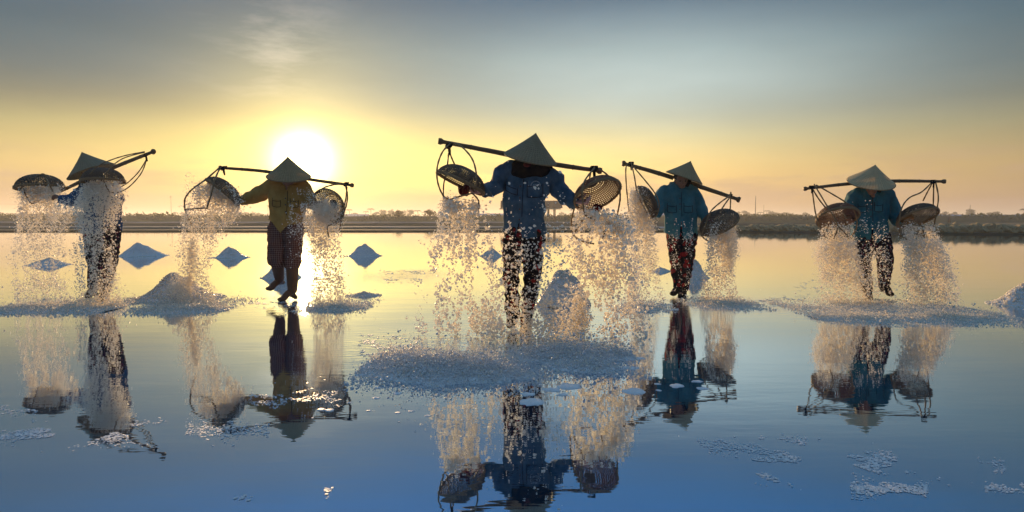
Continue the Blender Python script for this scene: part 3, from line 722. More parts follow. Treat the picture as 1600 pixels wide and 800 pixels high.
def cone_hat(root, centre, axis, Rm, H, m, chin=None):
    rot = axis.normalized().to_track_quat('Z', 'Y').to_matrix().to_4x4(); M = Matrix.Translation(centre) @ rot @ Matrix.Diagonal((Rm, Rm, Rm, 1))
    h = H / Rm; g = Geo(); ns, nr = 64, 20; vs = []; fs = []
    def ring(u, inner):
        r_ = max(u, .012); zz = h * (1 - u) - .03 * math.sin(math.pi * u) * 1 - (.035 if inner else 0)
        return [(r_ * math.cos(2 * math.pi * j / ns) * (1 + .004 * math.sin(5 * j)), r_ * math.sin(2 * math.pi * j / ns), zz + .006 * math.sin(2 * math.pi * j / ns * 3 + 1) * u) for j in range(ns)]
    for inner in (0, 1):
        for i in range(nr + 1): vs += ring(i / nr, inner)
    for i in range(nr):
        for j in range(ns):
            a, b_ = i * ns + j, i * ns + (j + 1) % ns; fs.append((a, a + ns, b_ + ns, b_))
            o_ = (nr + 1) * ns; fs.append((a + o_, b_ + o_, b_ + ns + o_, a + ns + o_))
    o_ = (nr + 1) * ns
    for j in range(ns): a, b_ = nr * ns + j, nr * ns + (j + 1) % ns; fs.append((a, a + o_, b_ + o_, b_))
    fs.append(tuple(range(ns))); g.add(vs, fs)
    hat = bpy.data.objects.new('conical_hat', g.mesh('conical_hat', m)); C.objects.link(hat); hat.parent = root
    hat.matrix_local = rootM(root).inverted() @ M
    g = Geo(); c_ = [(math.cos(2 * math.pi * j / 48) * .995, math.sin(2 * math.pi * j / 48) * .995, -.012) for j in range(49)]
    g.tube([Vector(p) for p in c_], .016, 6)
    rim = bpy.data.objects.new('hat_rim', g.mesh('hat_rim', 'rattan')); C.objects.link(rim); rim.parent = hat
    return hat

def person(label, Yb, base_px, J, legs, arms, head, hat, torso, mats, hem, notch=None, scarf=None, pockets=(), buttons=(), placket=None, collar=None,
           knee_cut=None, wr_amp=.020, logo=None, sl=None, torso_depth=.62, seed=0, hand_s=1.0, lat=(1, 0, 0), tcut=None, face=True):
    """J pixel joints; torso rows (px, py, half width px, dy)"""
    root = empty('person', G(*base_px), label, 'person'); k = Yb / F; latv = Vector(lat).normalized()
    def pt(j): return P(j[0], j[1], Yb + (j[2] if len(j) > 2 else 0))
    # body: one continuous skin
    g = Geo()
    hp = pt(head); hr = 11.5 / 100 * .93 * hand_s
    up = Vector((head[3] if len(head) > 3 else 0, -.30, 1)).normalized(); rgt = latv; fw = rgt.cross(up) * -1
    fw = (up.cross(rgt)).normalized()
    if fw.y > 0 and abs(latv.x) > .5: fw = -fw
    rot = Matrix((rgt, up.cross(rgt).normalized(), up)).transposed()
    g.ell(hp, .074 * hand_s, .094 * hand_s, .108 * hand_s, rot, 20, 14)
    g.ell(hp + fw * .030 * hand_s - up * .055 * hand_s, .052 * hand_s, .058 * hand_s, .055 * hand_s, rot)          # jaw
    g.ell(hp + fw * .080 * hand_s - up * .100 * hand_s, .020 * hand_s, .016 * hand_s, .016 * hand_s, rot)          # chin
    g.limb([hp + fw * .088 * hand_s + up * .010, hp + fw * .108 * hand_s - up * .028, hp + fw * .092 * hand_s - up * .040], [.008, .013, .010], rgt, .9, 8)  # nose
    for s_ in (-1, 1):
        g.ell(hp + rgt * .076 * hand_s * s_ - up * .012, .010, .018, .030, rot, 8, 6)                       # ears
        g.ell(hp + rgt * .034 * hand_s * s_ + fw * .076 * hand_s - up * .028, .022, .016, .018, rot, 8, 6)  # cheeks
        g.ell(hp + rgt * .030 * hand_s * s_ + fw * .082 * hand_s + up * .024, .026, .012, .008, rot, 8, 6)  # brows
    g.ell(hp + fw * .092 * hand_s - up * .068, .024, .010, .0075, rot, 8, 6)                                 # mouth
    g.ell(hp + fw * .090 * hand_s - up * .080, .020, .010, .0075, rot, 8, 6)
    tp = [pt((r_[0], r_[1], r_[3])) for r_ in torso]; tw = [r_[2] * k for r_ in torso]
    neck = tp[-1]
    g.limb([neck - Vector((0, 0, .05)), neck.lerp(hp, .5), hp], [.060, .052, .055], rgt, 1, 14)
    tp_, tw_ = resample(tp, tw, 3); g.loft(tp_, [x * .80 for x in tw_], [max(x * torso_depth * .80, .035) for x in tw_], latv, 22)
    for a in arms:
        js = [pt(j) for j in a['j']]; rs_ = [x * k for x in a['r']]
        g.limb(js, [min(x * .62, .05) for x in rs_[:-1]] + [.026], Vector((0, 1, 0)), .92, 12)
        fwd = Vector(a['dir']) if 'dir' in a else (js[-1] - js[-2]).normalized()
        make_hand(g, js[-1] + fwd.normalized() * .015, fwd, Vector(a.get('n', (0, -1, 0))), hand_s, a.get('curl', .9))
    for l in legs:
        js = [pt(j) for j in l['j']]; rs_ = [x * k for x in l['r']]
        g.limb(js[:4], [min(x * .72, .07) for x in rs_[:3]] + [.036], latv, 1, 14)
        an, toe, heel = js[3], pt(l['toe']), pt(l['heel']); g.limb([heel, an.lerp(toe, .35) - Vector((0, 0, .015)), toe], [.032, .038, .026], (toe - heel).cross(Vector((0, 0, 1))), .8, 12)
    body = child('body', remesh(g, 'body', 'skin', .0068, 3), root)
    for s_ in (-1, 1):
        e = Geo(); e.ell(hp + rgt * .031 * hand_s * s_ + fw * .087 * hand_s + up * .006, .013, .010, .008, rot, 10, 8); child('eye', e.mesh('eye', 'eye'), root, body)
    hg = Geo(); hg.ell(hp - fw * .022 + up * .014, .084 * hand_s, .092 * hand_s, .106 * hand_s, rot, 20, 14)
    hg.limb([hp - fw * .08 - up * .02, hp - fw * .09 - up * .10, neck - fw * .07 - up * .02], [.05, .045, .03], rgt, .7, 12)
    hm = remesh(hg, 'hair', 'hair', .012, 2); wrinkle(hm, .006, 40, seed); child('hair', hm, root)
    # boots
    for l in legs:
        g = Geo(); js = [pt(j) for j in l['j']]; an, toe, heel = js[3], pt(l['toe']), pt(l['heel']); rb = l.get('boot', 6.5) * k
        top = js[2].lerp(js[3], l.get('boot_top', .55)); rt_ = l.get('boot_r', l['r'][3] * 1.0) * k
        g.limb([top, js[2].lerp(js[3], (1 + l.get('boot_top', .55)) / 2), an], [rt_, rt_ * .92, rb], latv, 1, 14)
        g.limb([heel, an.lerp(toe, .30) - Vector((0, 0, .01)), an.lerp(toe, .75) - Vector((0, 0, .02)), toe], [.036, .048, .045, .034], (toe - heel).cross(Vector((0, 0, 1))), .82, 14)
        bm_ = remesh(g, 'boot', mats['shoe'], .010, 3); wrinkle(bm_, .004, 16, seed); child('boot', bm_, root)
    # trousers
    g = Geo(); h0 = tp[0].lerp(tp[1], .35)
    hipw = tw[0] * .82; g.limb([h0 + Vector((0, 0, .06)), h0 - Vector((0, 0, .10))], [hipw * .96, hipw * .98], latv, torso_depth * .95, 22)
    for l in legs:
        js = [pt(j) for j in l['j']]; rs_ = [x * k for x in l['r']]; end = l.get('trouser_end', 1.0)
        ls = js[:3] + [js[2].lerp(js[3], end)]; g.limb(ls, rs_[:3] + [rs_[2] + (rs_[3] - rs_[2]) * end + l.get('flare', .0)], latv, .95, 18)
    tm = remesh(g, 'trousers', mats['trousers'], .0095, 4); wrinkle(tm, wr_amp * .9, 9, seed + 5, (1, 1, 1.2)); child('trousers', tm, root)
    # shirt
    g = Geo(); low = tp[0] + (tp[0] - tp[1]).normalized() * .10
    tp2, tw2 = resample([low] + tp, [tw[0] * 1.02] + tw, 4); g.loft(tp2, tw2, [max(x * torso_depth, .05) for x in tw2], latv, 28)
    for a in arms:
        js = [pt(j) for j in a['j']]; rs_ = [x * k for x in a['r']]
        d = (js[-1] - js[-2]).normalized(); g.limb(js, rs_, Vector((0, 1, 0)), .95, 18, True)
    sm = remesh(g, 'shirt', mats['shirt'], .0085, 5); wrinkle(sm, wr_amp, 6.5, seed, (1, 1, .8))
    yc = tp[0].y; cut_hem(sm, hem, None, notch, yc)
    wm = [v_.co.copy() for v_ in sm.vertices]; bv = BVHTree.FromPolygons(wm, [tuple(p.vertices) for p in sm.polygons])
    shirt = child('shirt', sm, root)
    def add_patch(poly, name, m, lift=.006, nu=8):
        me = patch(bv, poly, lift, name, m, nu)
        if me: child(name, me, root, shirt)
    def seam(poly, r_=.0030):
        sg = Geo(); qs = []
        for a_, b_ in zip(poly, poly[1:]):
            for u in np.linspace(0, 1, 6)[:-1]: qs.append(on_surface(bv, a_[0] + (b_[0] - a_[0]) * u, a_[1] + (b_[1] - a_[1]) * u, .014))
        qs = [q for q in qs if q is not None]
        if len(qs) > 2: sg.tube(qs, r_, 5); child('seam', sg.mesh('seam', 'black_cloth'), root, shirt)
    for p in pockets:
        x, y, w_, h_ = p[:4]; sk = p[4] if len(p) > 4 else 0
        seam([(x - .3, y, 0), (x - .3, y + h_, 0), (x + w_ * .5, y + h_ + 1.2 + sk * .5, 0), (x + w_ + .3, y + h_ + sk, 0), (x + w_ + .3, y + sk, 0)]); seam([(x - .5, y + h_ * .31, 0), (x + w_ * .5, y + h_ * .38 + sk * .5, 0), (x + w_ + .5, y + h_ * .31 + sk, 0)])
        x, y, w_, h_ = p[:4]; sk = p[4] if len(p) > 4 else 0
        add_patch([(x, y, 0), (x + w_, y + sk, 0), (x + w_, y + h_ + sk, 0), (x, y + h_, 0)], 'pocket', mats.get('pocket', mats['shirt']), .007)
        add_patch([(x - .4, y - .5, 0), (x + w_ + .4, y - .5 + sk, 0), (x + w_ + .2, y + h_ * .30 + sk, 0), (x - .2, y + h_ * .30, 0)], 'pocket_flap', mats['shirt'], .015, 6)
    if placket:
        pts_ = placket; wpl = pts_[0][2]
        for i in range(len(pts_) - 1):
            a_, b_ = pts_[i], pts_[i + 1]
            add_patch([(a_[0] - wpl, a_[1], 0), (a_[0] + wpl, a_[1], 0), (b_[0] + wpl, b_[1], 0), (b_[0] - wpl, b_[1], 0)], 'placket', mats['shirt'], .008, 5)
    if placket: seam([(p_[0] + p_[2] + .3, p_[1], 0) for p_ in placket])
    for b_ in buttons:
        q = on_surface(bv, b_[0], b_[1], .016)
        if q: e = Geo(); e.ell(q, .0085, .004, .0085, None, 10, 6); child('button', e.mesh('button', 'button'), root, shirt)
    if collar:
        for poly in collar: add_patch([(*p, 0) for p in poly], 'collar', mats['shirt'], .018, 5)
    if logo:
        cx, cy, r_ = logo; g = Geo()
        def stroke(pa, wd=.0035):
            qs = [on_surface(bv, x, y, .018) for x, y in pa]; qs = [q for q in qs if q]
            if len(qs) > 1: g.tube(qs, wd, 6)
        stroke([(cx + r_ * math.cos(a), cy - r_ * math.sin(a)) for a in np.linspace(0, math.pi, 14)], .0028)
        for a in np.linspace(.25, math.pi - .25, 7):
            stroke([(cx + r_ * .80 * math.cos(a), cy - r_ * .80 * math.sin(a)), (cx + r_ * .92 * math.cos(a), cy - r_ * .92 * math.sin(a))], .0022)
        w_ = r_ * .5                                   # the three small capitals under the arch, read as N, Y, K
        stroke([(cx - w_, cy), (cx - w_, cy - 3.2), (cx - w_ * .5, cy), (cx - w_ * .5, cy - 3.2)], .0026)
        stroke([(cx - w_ * .25, cy - 3.2), (cx, cy - 1.7), (cx, cy)], .0026); stroke([(cx + w_ * .25, cy - 3.2), (cx, cy - 1.7)], .0026)
        stroke([(cx + w_ * .5, cy), (cx + w_ * .5, cy - 3.2)], .0026); stroke([(cx + w_, cy - 3.2), (cx + w_ * .5, cy - 1.6), (cx + w_, cy)], .0026)
        stroke([(cx - r_ * 1.0, cy + 1.6), (cx + r_ * 1.0, cy + 1.6)], .0018)
        child('chest_emblem', g.mesh('chest_emblem', 'print'), root, shirt)
    for a in arms:                                   # cuffs and gloves
        js = [pt(j) for j in a['j']]; d = (js[-1] - js[-2]).normalized(); rr_ = a['r'][-1] * k
        g = Geo(); g.loft([js[-1] - d * .035, js[-1] + d * .004 + d * rr_ * .9], [rr_ * 1.07, rr_ * 1.0], [rr_ * 1.05] * 2, Vector((0, 1, 0)), 18)
        child('cuff', g.mesh('cuff', mats['shirt']), root, shirt)
        if a.get('glove'):
            g = Geo(); fwd = Vector(a['dir']) if 'dir' in a else d
            make_hand(g, js[-1] + fwd.normalized() * .015, fwd, Vector(a.get('n', (0, -1, 0))), hand_s * 1.13, a.get('curl', .9))
            g.limb([js[-1] - fwd.normalized() * .03, js[-1] + fwd.normalized() * .03], [.036, .034], Vector((0, 1, 0)), .9, 12)
            child('glove', remesh(g, 'glove', a['glove'], .0065, 2), root)
    if scarf:
        g = Geo(); pts_ = [pt(s_) for s_ in scarf['j']]; rr_ = [x * k for x in scarf['r']]
        g.limb(pts_, rr_, latv, scarf.get('flat', .75), 24, False)
        me = remesh(g, 'headscarf', scarf.get('m', 'scarf'), .010, 4); wrinkle(me, .012, 11, seed + 3); child('headscarf', me, root)
        if scarf.get('inner'):
            g = Geo(); q = pt(scarf['inner']); g.ell(q, .034, .03, .020, None, 14, 10); me = g.mesh('face_mask', 'red_cloth'); wrinkle(me, .006, 20, 3); child('face_mask', me, root)
    hc, ax, hR, hH, hmt = hat
    cone_hat(root, pt(hc), Vector(ax), hR * k, hH * k, hmt)
    g = Geo(); pc = pt(hc); ch = hp + fw * .09 * hand_s - up * .125 * hand_s
    g.tube([pc - rgt * .13 - up * .01, hp - rgt * .085 - up * .07, ch, hp + rgt * .085 - up * .07, pc + rgt * .13 - up * .01], .004, 6); child('chin_strap', g.mesh('chin_strap', 'red_cloth'), root)
    return root

def leg(hip, knee, ank, r, toe, heel, **kw):
    mid = ((hip[0] + knee[0]) / 2, (hip[1] + knee[1]) / 2, (hip[2] + knee[2]) / 2)
    return dict(j=[hip, mid, knee, ank], r=r, toe=toe, heel=heel, **kw)

# middle worker
person('middle worker in denim blue shirt, dark red patterned trousers and grey cone hat', 5.90, (822, 519),
    J=None, head=(830, 249, -.06), hat=((829, 247, -.06), (.20, -.26, .95), 41.5, 39, 'hat_grey'),
    torso=[(820, 362, 31, 0), (820, 335, 30.5, 0), (821, 305, 31.5, .0), (826, 283, 34, .01), (829, 268, 35, .02), (829, 259, 30, .02), (829, 252, 15, .02)],
    arms=[dict(j=[(802, 267, .02), (785, 275, .05), (773, 291, .02), (762, 296, -.04)], r=[15, 14.5, 13, 10], glove='glove_pink', dir=(-.9, -.25, -.15), n=(.1, -.5, .9), curl=.7),
          dict(j=[(856, 270, .02), (868, 285, .04), (879, 302, .0), (892, 314, -.10)], r=[15, 14.5, 12.5, 9.5], glove='glove_pink', dir=(.9, -.2, -.1), n=(.1, -.3, .9), curl=.8)],
    legs=[leg((804, 362, 0), (799.5, 430, .0), (801, 493, .12), [15, 14.2, 11.6, 9], (797, 508, .0), (802, 504, .22), boot_top=.75, boot=8),
          leg((835, 362, 0), (830.5, 435, -.06), (823, 501, -.05), [15, 14.2, 11.6, 8.6], (819, 522, -.14), (823, 516, .05), boot_top=.65, boot=8)],
    mats=dict(shirt='denim', trousers='floral_deep', shoe='sock'), hem=[(780, 357), (787, 362), (806, 371), (812, 372), (825, 373), (834, 371), (856, 365)],
    notch=(810.5, 347, 373, 5.5), scarf=dict(j=[(831, 279, -.05), (830, 270, -.04), (830, 260, -.03), (830, 248, 0)], r=[22, 31, 32, 17], flat=.80, inner=(824, 257, -.185)),
    pockets=[(824, 283, 24, 25, -1), (790, 284, 18, 13, 8)], buttons=[(813, 291), (812.5, 309), (812, 327), (811.5, 343)],
    placket=[(815, 280, 3), (813.5, 300, 3), (812.5, 320, 3), (812, 344, 3)], logo=(837, 290.5, 7.6), seed=1, hand_s=1.06, torso_depth=.60, wr_amp=.030)

# fourth worker, teal shirt
person('fourth worker in teal shirt, red patterned trousers and tilted cone hat', 8.6, (1064, 464),
    J=None, head=(1064, 281, -.05), hat=((1069, 277.5, -.03), (.33, -.12, .94), 29.5, 27, 'hat_tan'),
    torso=[(1064, 368, 24.5, 0), (1063, 350, 24.5, 0), (1062, 330, 24.5, 0), (1061, 312, 26, .0), (1061, 298, 26.5, .02), (1062, 290, 22, .02), (1062, 284, 10, .02)],
    arms=[dict(j=[(1041, 299, .02), (1032, 310, .04), (1030, 322, .0), (1028, 331, -.10)], r=[11, 10.5, 9, 6.5], dir=(-.3, -.7, -.2), n=(-.9, 0, .2)),
          dict(j=[(1082, 302, .02), (1089, 317, .04), (1096, 330, .0), (1101, 341, -.06)], r=[11, 10.5, 9, 6.5], glove='glove_magenta', dir=(.75, -.3, -.35), n=(.1, -.3, -.9))],
    legs=[leg((1054, 366, 0), (1057, 410, .0), (1060, 448, .0), [12.5, 11.5, 9, 6.5], (1050, 458.5, -.16), (1060, 456, .05), boot_top=.5, boot=5),
          leg((1076, 366, 0), (1073, 412, -.04), (1068, 450, -.05), [13, 12, 9.5, 6.5], (1063, 463, -.20), (1069, 459, .04), boot_top=.5, boot=5)],
    mats=dict(shirt='teal_light', trousers='floral_red', shoe='sock'), hem=[(1036, 362), (1046, 367), (1057, 374), (1063, 373), (1072, 374), (1082, 371), (1092, 364)],
    notch=(1064.5, 345, 374, 3.2), scarf=dict(j=[(1066, 293, -.05), (1067, 287, -.02), (1068, 281, 0)], r=[11, 14, 11], flat=.7),
    pockets=[(1043, 317, 13.5, 14, 1), (1069, 317.5, 13, 14, 0)], buttons=[(1062.5, 310), (1062.5, 319), (1062.5, 327)],
    placket=[(1062, 300, 2.2), (1062.5, 322, 2.2), (1063, 342, 2.2)], collar=[[(1056, 296), (1060, 297), (1059, 305), (1053, 302)], [(1066, 297), (1071, 296), (1073, 302), (1068, 305)]],
    seed=11, wr_amp=.024, hand_s=1.12)

# rightmost worker
person('rightmost worker in teal shirt and dark patterned trousers under a wide pale cone hat', 8.3, (1362, 469),
    J=None, head=(1361, 290, -.08), hat=((1361, 284.5, -.06), (-.02, -.40, .92), 34, 28, 'hat_pale'),
    torso=[(1359, 372, 27, 0), (1359, 352, 27, 0), (1359, 332, 27, 0), (1359, 315, 27.5, .0), (1360, 303, 28, .02), (1360, 296, 24, .02), (1360, 290, 12, .02)],
    arms=[dict(j=[(1337, 306, .02), (1331, 318, .05), (1329, 331, .0), (1333, 343, -.12)], r=[12, 11.5, 9.5, 6.5], dir=(-.4, -.7, -.1), n=(-.8, 0, -.3)),
          dict(j=[(1384, 306, .02), (1391, 320, .05), (1397, 334, .0), (1401, 344, -.08)], r=[12, 11.5, 10, 6.8], glove='glove_tan', dir=(.45, -.55, .35), n=(.8, -.1, -.3))],
    legs=[leg((1347, 370, 0), (1350, 415, .0), (1355, 452, .05), [14, 13, 9.5, 7], (1359, 468, -.12), (1354, 464, .08), boot_top=.35, boot=5.5),
          leg((1374, 370, 0), (1383, 408, -.06), (1381, 444, .18), [15, 13.5, 10.5, 7.5], (1393, 460, .02), (1379, 453, .28), boot_top=.35, boot=6)],
    mats=dict(shirt='teal', trousers='floral_wine', shoe='sock', pocket='teal_light'), hem=[(1330, 380), (1345, 376), (1358, 374), (1366, 378), (1372, 380), (1380, 373), (1392, 363)],
    notch=(1363, 352, 376, 3), scarf=dict(j=[(1362, 304, -.05), (1362, 297, 0)], r=[14, 16], flat=.75),
    pockets=[(1341, 318, 13, 13, 0), (1367, 316, 12, 14, 0)], buttons=[(1361, 318), (1361, 328), (1361, 338)],
    placket=[(1361, 308, 2.3), (1361, 328, 2.3), (1361.5, 350, 2.3)], seed=21, wr_amp=.025, hand_s=1.15)

# second worker, by the sun
person('second worker in olive shirt and plaid trousers, one foot lifted, before the sun', 8.15, (455, 469),
    J=None, head=(451, 279, -.07), hat=((451, 275.5, -.05), (.08, -.30, .95), 33, 31, 'hat_tan'),
    torso=[(446, 356, 25, 0), (447, 340, 25.5, 0), (449, 322, 27, 0), (449, 306, 29, .0), (449, 292, 29, .02), (450, 283, 22, .02), (451, 277, 10, .02)],
    arms=[dict(j=[(426, 292, .02), (412, 300, .05), (396, 307, .0), (382, 312, -.08)], r=[12.5, 12, 10, 7], dir=(-.9, -.25, .1), n=(0, -.5, .8)),
          dict(j=[(472, 294, .02), (478, 304, .05), (482, 314, .0), (489, 318, -.10)], r=[12.5, 11.5, 9.5, 7], dir=(.8, -.4, .1), n=(.2, -.3, -.9))],
    legs=[leg((434, 355, 0), (432, 403, -.05), (437, 436, .10), [14.5, 13.5, 12.5, 8.5], (419, 451, -.02), (441, 441, .20), boot_top=.0, boot=7.0, boot_r=10, trouser_end=.12),
          leg((458, 355, 0), (457, 405, .0), (457, 452, .0), [15, 14, 12.5, 8.5], (438, 468, -.10), (461, 464, .05), boot_top=.0, boot=7.5, boot_r=10, trouser_end=.14)],
    mats=dict(shirt='olive', trousers='plaid', shoe='rubber'), hem=[(418, 340), (424, 346), (438, 364), (446, 355), (456, 350), (474, 352)],
    pockets=[(426, 309, 12, 13, 1), (454, 310, 12, 13, 0)], buttons=[(446, 310), (446, 320), (446, 331)],
    placket=[(447, 298, 2.2), (446, 320, 2.2), (445, 340, 2.2)], collar=[[(441, 288), (446, 289), (444, 297), (438, 294)], [(452, 289), (457, 288), (460, 294), (454, 297)]],
    seed=31, wr_amp=.024, hand_s=1.12)

# leftmost worker, turned to the left
person('leftmost worker in navy shirt turned sideways, half hidden by falling salt', 8.3, (158, 469),
    J=None, head=(148, 279, -.08, -.1), hat=((143, 268, -.05), (-.37, -.10, .93), 34.5, 32, 'hat_grey'),
    torso=[(161, 360, 27.5, 0), (161, 340, 27, 0), (160, 322, 26.5, 0), (156, 306, 27, .0), (153, 294, 24, .02), (151, 287, 17, .02), (149, 282, 9, .02)],
    arms=[dict(j=[(137, 296, .02), (125, 307, .05), (112, 313, .0), (101, 312, .0)], r=[12, 11, 9, 6.5], dir=(-.9, .1, .35), n=(0, -.5, -.8)),
          dict(j=[(172, 298, -.05), (181, 312, -.15), (178, 308, -.40), (170, 300, -.55)], r=[12, 11, 9, 6.5], dir=(-.3, -.6, .5), n=(-.8, 0, -.3))],
    legs=[leg((148, 360, .03), (148, 412, .02), (146, 450, .03), [15, 13.5, 10, 7], (136, 463, -.08), (149, 460, .10), boot_top=.4, boot=6),
          leg((172, 360, -.03), (170, 412, -.05), (164, 452, -.06), [14.5, 13.5, 10.5, 7], (156, 468, -.22), (167, 464, .0), boot_top=.4, boot=6)],
    mats=dict(shirt='navy', trousers='floral_wine', shoe='sock'), hem=[(130, 360), (150, 366), (175, 367), (190, 362)],
    seed=41, wr_amp=.024, hand_s=1.12)

# ------------------------------------------------------------------ shoulder poles
def yoke(label, pts, r0, Yb):
    a, b_ = P(*pts[0]), P(*pts[-1]); mid = (a + b_) / 2; o = empty('carrying_pole', mid, label, 'carrying pole')
    ws = [P(*p) for p in pts]; ws, _ = resample(ws, [1] * len(ws), 8); n = len(ws)
    rad = [r0 * (.72 + .28 * math.sin(math.pi * i / (n - 1))) for i in range(n)]
    g = Geo(); g.loft(ws, rad, [x * .75 for x in rad], Vector((0, 0, 1)), 12); me = g.mesh('shaft', 'bamboo'); wrinkle(me, .002, 30, 2); child('shaft', me, o)
    Lp = (ws[-1] - ws[0]).length; nn = max(int(Lp / .24), 3)
    for q_ in range(1, nn):
        i_ = int(q_ / nn * (n - 1)); d = (ws[min(i_ + 1, n - 1)] - ws[i_ - 1]).normalized(); c_ = ws[i_]; g = Geo()
        g.loft([c_ - d * .012, c_ - d * .004, c_ + d * .004, c_ + d * .012], [rad[i_] * .98, rad[i_] * 1.16, rad[i_] * 1.16, rad[i_] * .98], [rad[i_] * .74, rad[i_] * .92, rad[i_] * .92, rad[i_] * .74], Vector((0, 0, 1)), 12)
        child('bamboo_node', g.mesh('bamboo_node', 'bamboo'), o)
    for e in (0, -1):                                  # flared carved tips and notch lashings
        d = (ws[0] - ws[1]).normalized() if e == 0 else (ws[-1] - ws[-2]).normalized(); c_ = ws[e]
        g = Geo(); g.loft([c_ - d * .03, c_ + d * .005, c_ + d * .03, c_ + d * .055], [r0 * .75, r0 * .8, r0 * 1.35, r0 * 1.15], [r0 * .6, r0 * .7, r0 * 1.1, r0 * .95], Vector((0, 0, 1)), 12)
        child('pole_tip', g.mesh('pole_tip', 'bamboo'), o)
    return o
yoke('bamboo carrying pole on the leftmost worker, its thick end high at the right', [(86, 302, .5), (150, 271, .0), (238, 237.5, -.55)] if 0 else [(86, 303, 8.75), (150, 273, 8.35), (237, 238, 7.6)], .025, 8.3)
yoke('thin carrying pole across the second worker in front of the sun', [(349, 262.5, 8.05), (415, 268, 8.2), (482, 280, 8.2), (546, 289, 8.05)], .021, 8.15)
yoke('carrying pole sloping down to the right behind the middle worker\'s hat', [(694, 222, 5.85), (787, 240, 5.95), (868, 257, 5.95), (931, 266, 5.85)], .023, 5.90)
yoke('thick carrying pole sloping down to the right below the fourth worker\'s hat', [(978, 256.5, 8.5), (1030, 271, 8.68), (1095, 292, 8.68), (1150, 310.5, 8.5)], .030, 8.6)
yoke('thin nearly level carrying pole behind the rightmost worker\'s pale hat', [(1262, 294.5, 8.15), (1328, 287, 8.3), (1396, 283, 8.3), (1470, 283.5, 8.15)], .022, 8.3)

# ------------------------------------------------------------------ baskets
def bowl_meshes():
    D_ = .58; nt, nr = 34, 13
    def prof(u, off=0):                              # u 0 = bottom, 1 = rim
        a = u * math.pi / 2; r_ = math.sin(a) ** .92; return r_ * (1 + off), -D_ * math.cos(a) ** 1.0 * (1 + off)
    g = Geo()
    for i in range(nt * 2):                          # upright stakes weaving over and under
        th = math.pi * i / nt; u0 = .0 if i % 8 == 0 else (.08 if i % 4 == 0 else (.18 if i % 2 == 0 else .34)); n = 13; vs = []
        for j in range(n):
            u = u0 + (1 - u0) * j / (n - 1); o_ = .010 * (1 if (j + i) % 2 else -1); r_, zz = prof(u, o_); w_ = .019
            for s_ in (-1, 1):
                for t_ in (0, -.014): r2, z2 = prof(u, o_ + t_); vs.append((r2 * math.cos(th) - s_ * w_ * math.sin(th), r2 * math.sin(th) + s_ * w_ * math.cos(th), z2))
        fs = []
        for j in range(n - 1):
            b_ = j * 4
            for q_ in ((0, 2, 6, 4), (1, 5, 7, 3), (0, 4, 5, 1), (2, 3, 7, 6)): fs.append(tuple(b_ + x for x in q_))
        g.add(vs, fs)
    for k_ in range(nr):                             # horizontal strands
        u = .10 + .88 * (k_ + .5) / nr; ns = 66; vs = []
        for j in range(ns):
            th = 2 * math.pi * j / ns; o_ = .010 * (1 if (j + k_) % 2 else -1)
            for du in (-.0185, .0185):
                for t_ in (0, -.014): r_, zz = prof(min(u + du, 1), o_ + t_); vs.append((r_ * math.cos(th), r_ * math.sin(th), zz))
        fs = []
        for j in range(ns):
            a, b_ = j * 4, ((j + 1) % ns) * 4; fs += [(a, b_, b_ + 2, a + 2), (a + 1, a + 3, b_ + 3, b_ + 1), (a, a + 1, b_ + 1, b_), (a + 2, b_ + 2, b_ + 3, a + 3)]
        g.add(vs, fs)
    rim = Geo()
    for zz, rr_ in ((.0, 1.0), (-.045, 1.005)):
        rim.tube([(math.cos(2 * math.pi * j / 56) * rr_, math.sin(2 * math.pi * j / 56) * rr_, zz + .006 * (j % 2)) for j in range(57)], .034, 7)
    for j in range(40):
        th = 2 * math.pi * j / 40; rim.box((math.cos(th) * 1.0, math.sin(th) * 1.0, -.022), .085, .020, .115, Matrix.Rotation(th, 3, 'Z') @ Matrix.Rotation(.25, 3, 'X'))
    fl = Geo(); ns = 40; vs = []                        # closed woven foot and fine inner layer near the bottom
    for i in range(8):
        u = .15 * i / 7
        for j in range(ns): r_, zz = prof(u, -.03); th = 2 * math.pi * j / ns; vs.append((r_ * math.cos(th), r_ * math.sin(th), zz + .004 * ((i + j) % 2)))
    fl.add(vs, [(i * ns + j, i * ns + (j + 1) % ns, (i + 1) * ns + (j + 1) % ns, (i + 1) * ns + j) for i in range(7) for j in range(ns)])
    return g, rim, fl
_g, _rim, _fl = bowl_meshes()
WV = {m_: _g.mesh('woven_bowl', m_, False) for m_ in ('weave', 'weave_red')}; RIM = _rim.mesh('rim', 'rattan'); FL = {m_: _fl.mesh('woven_base', m_) for m_ in ('weave', 'weave_red')}
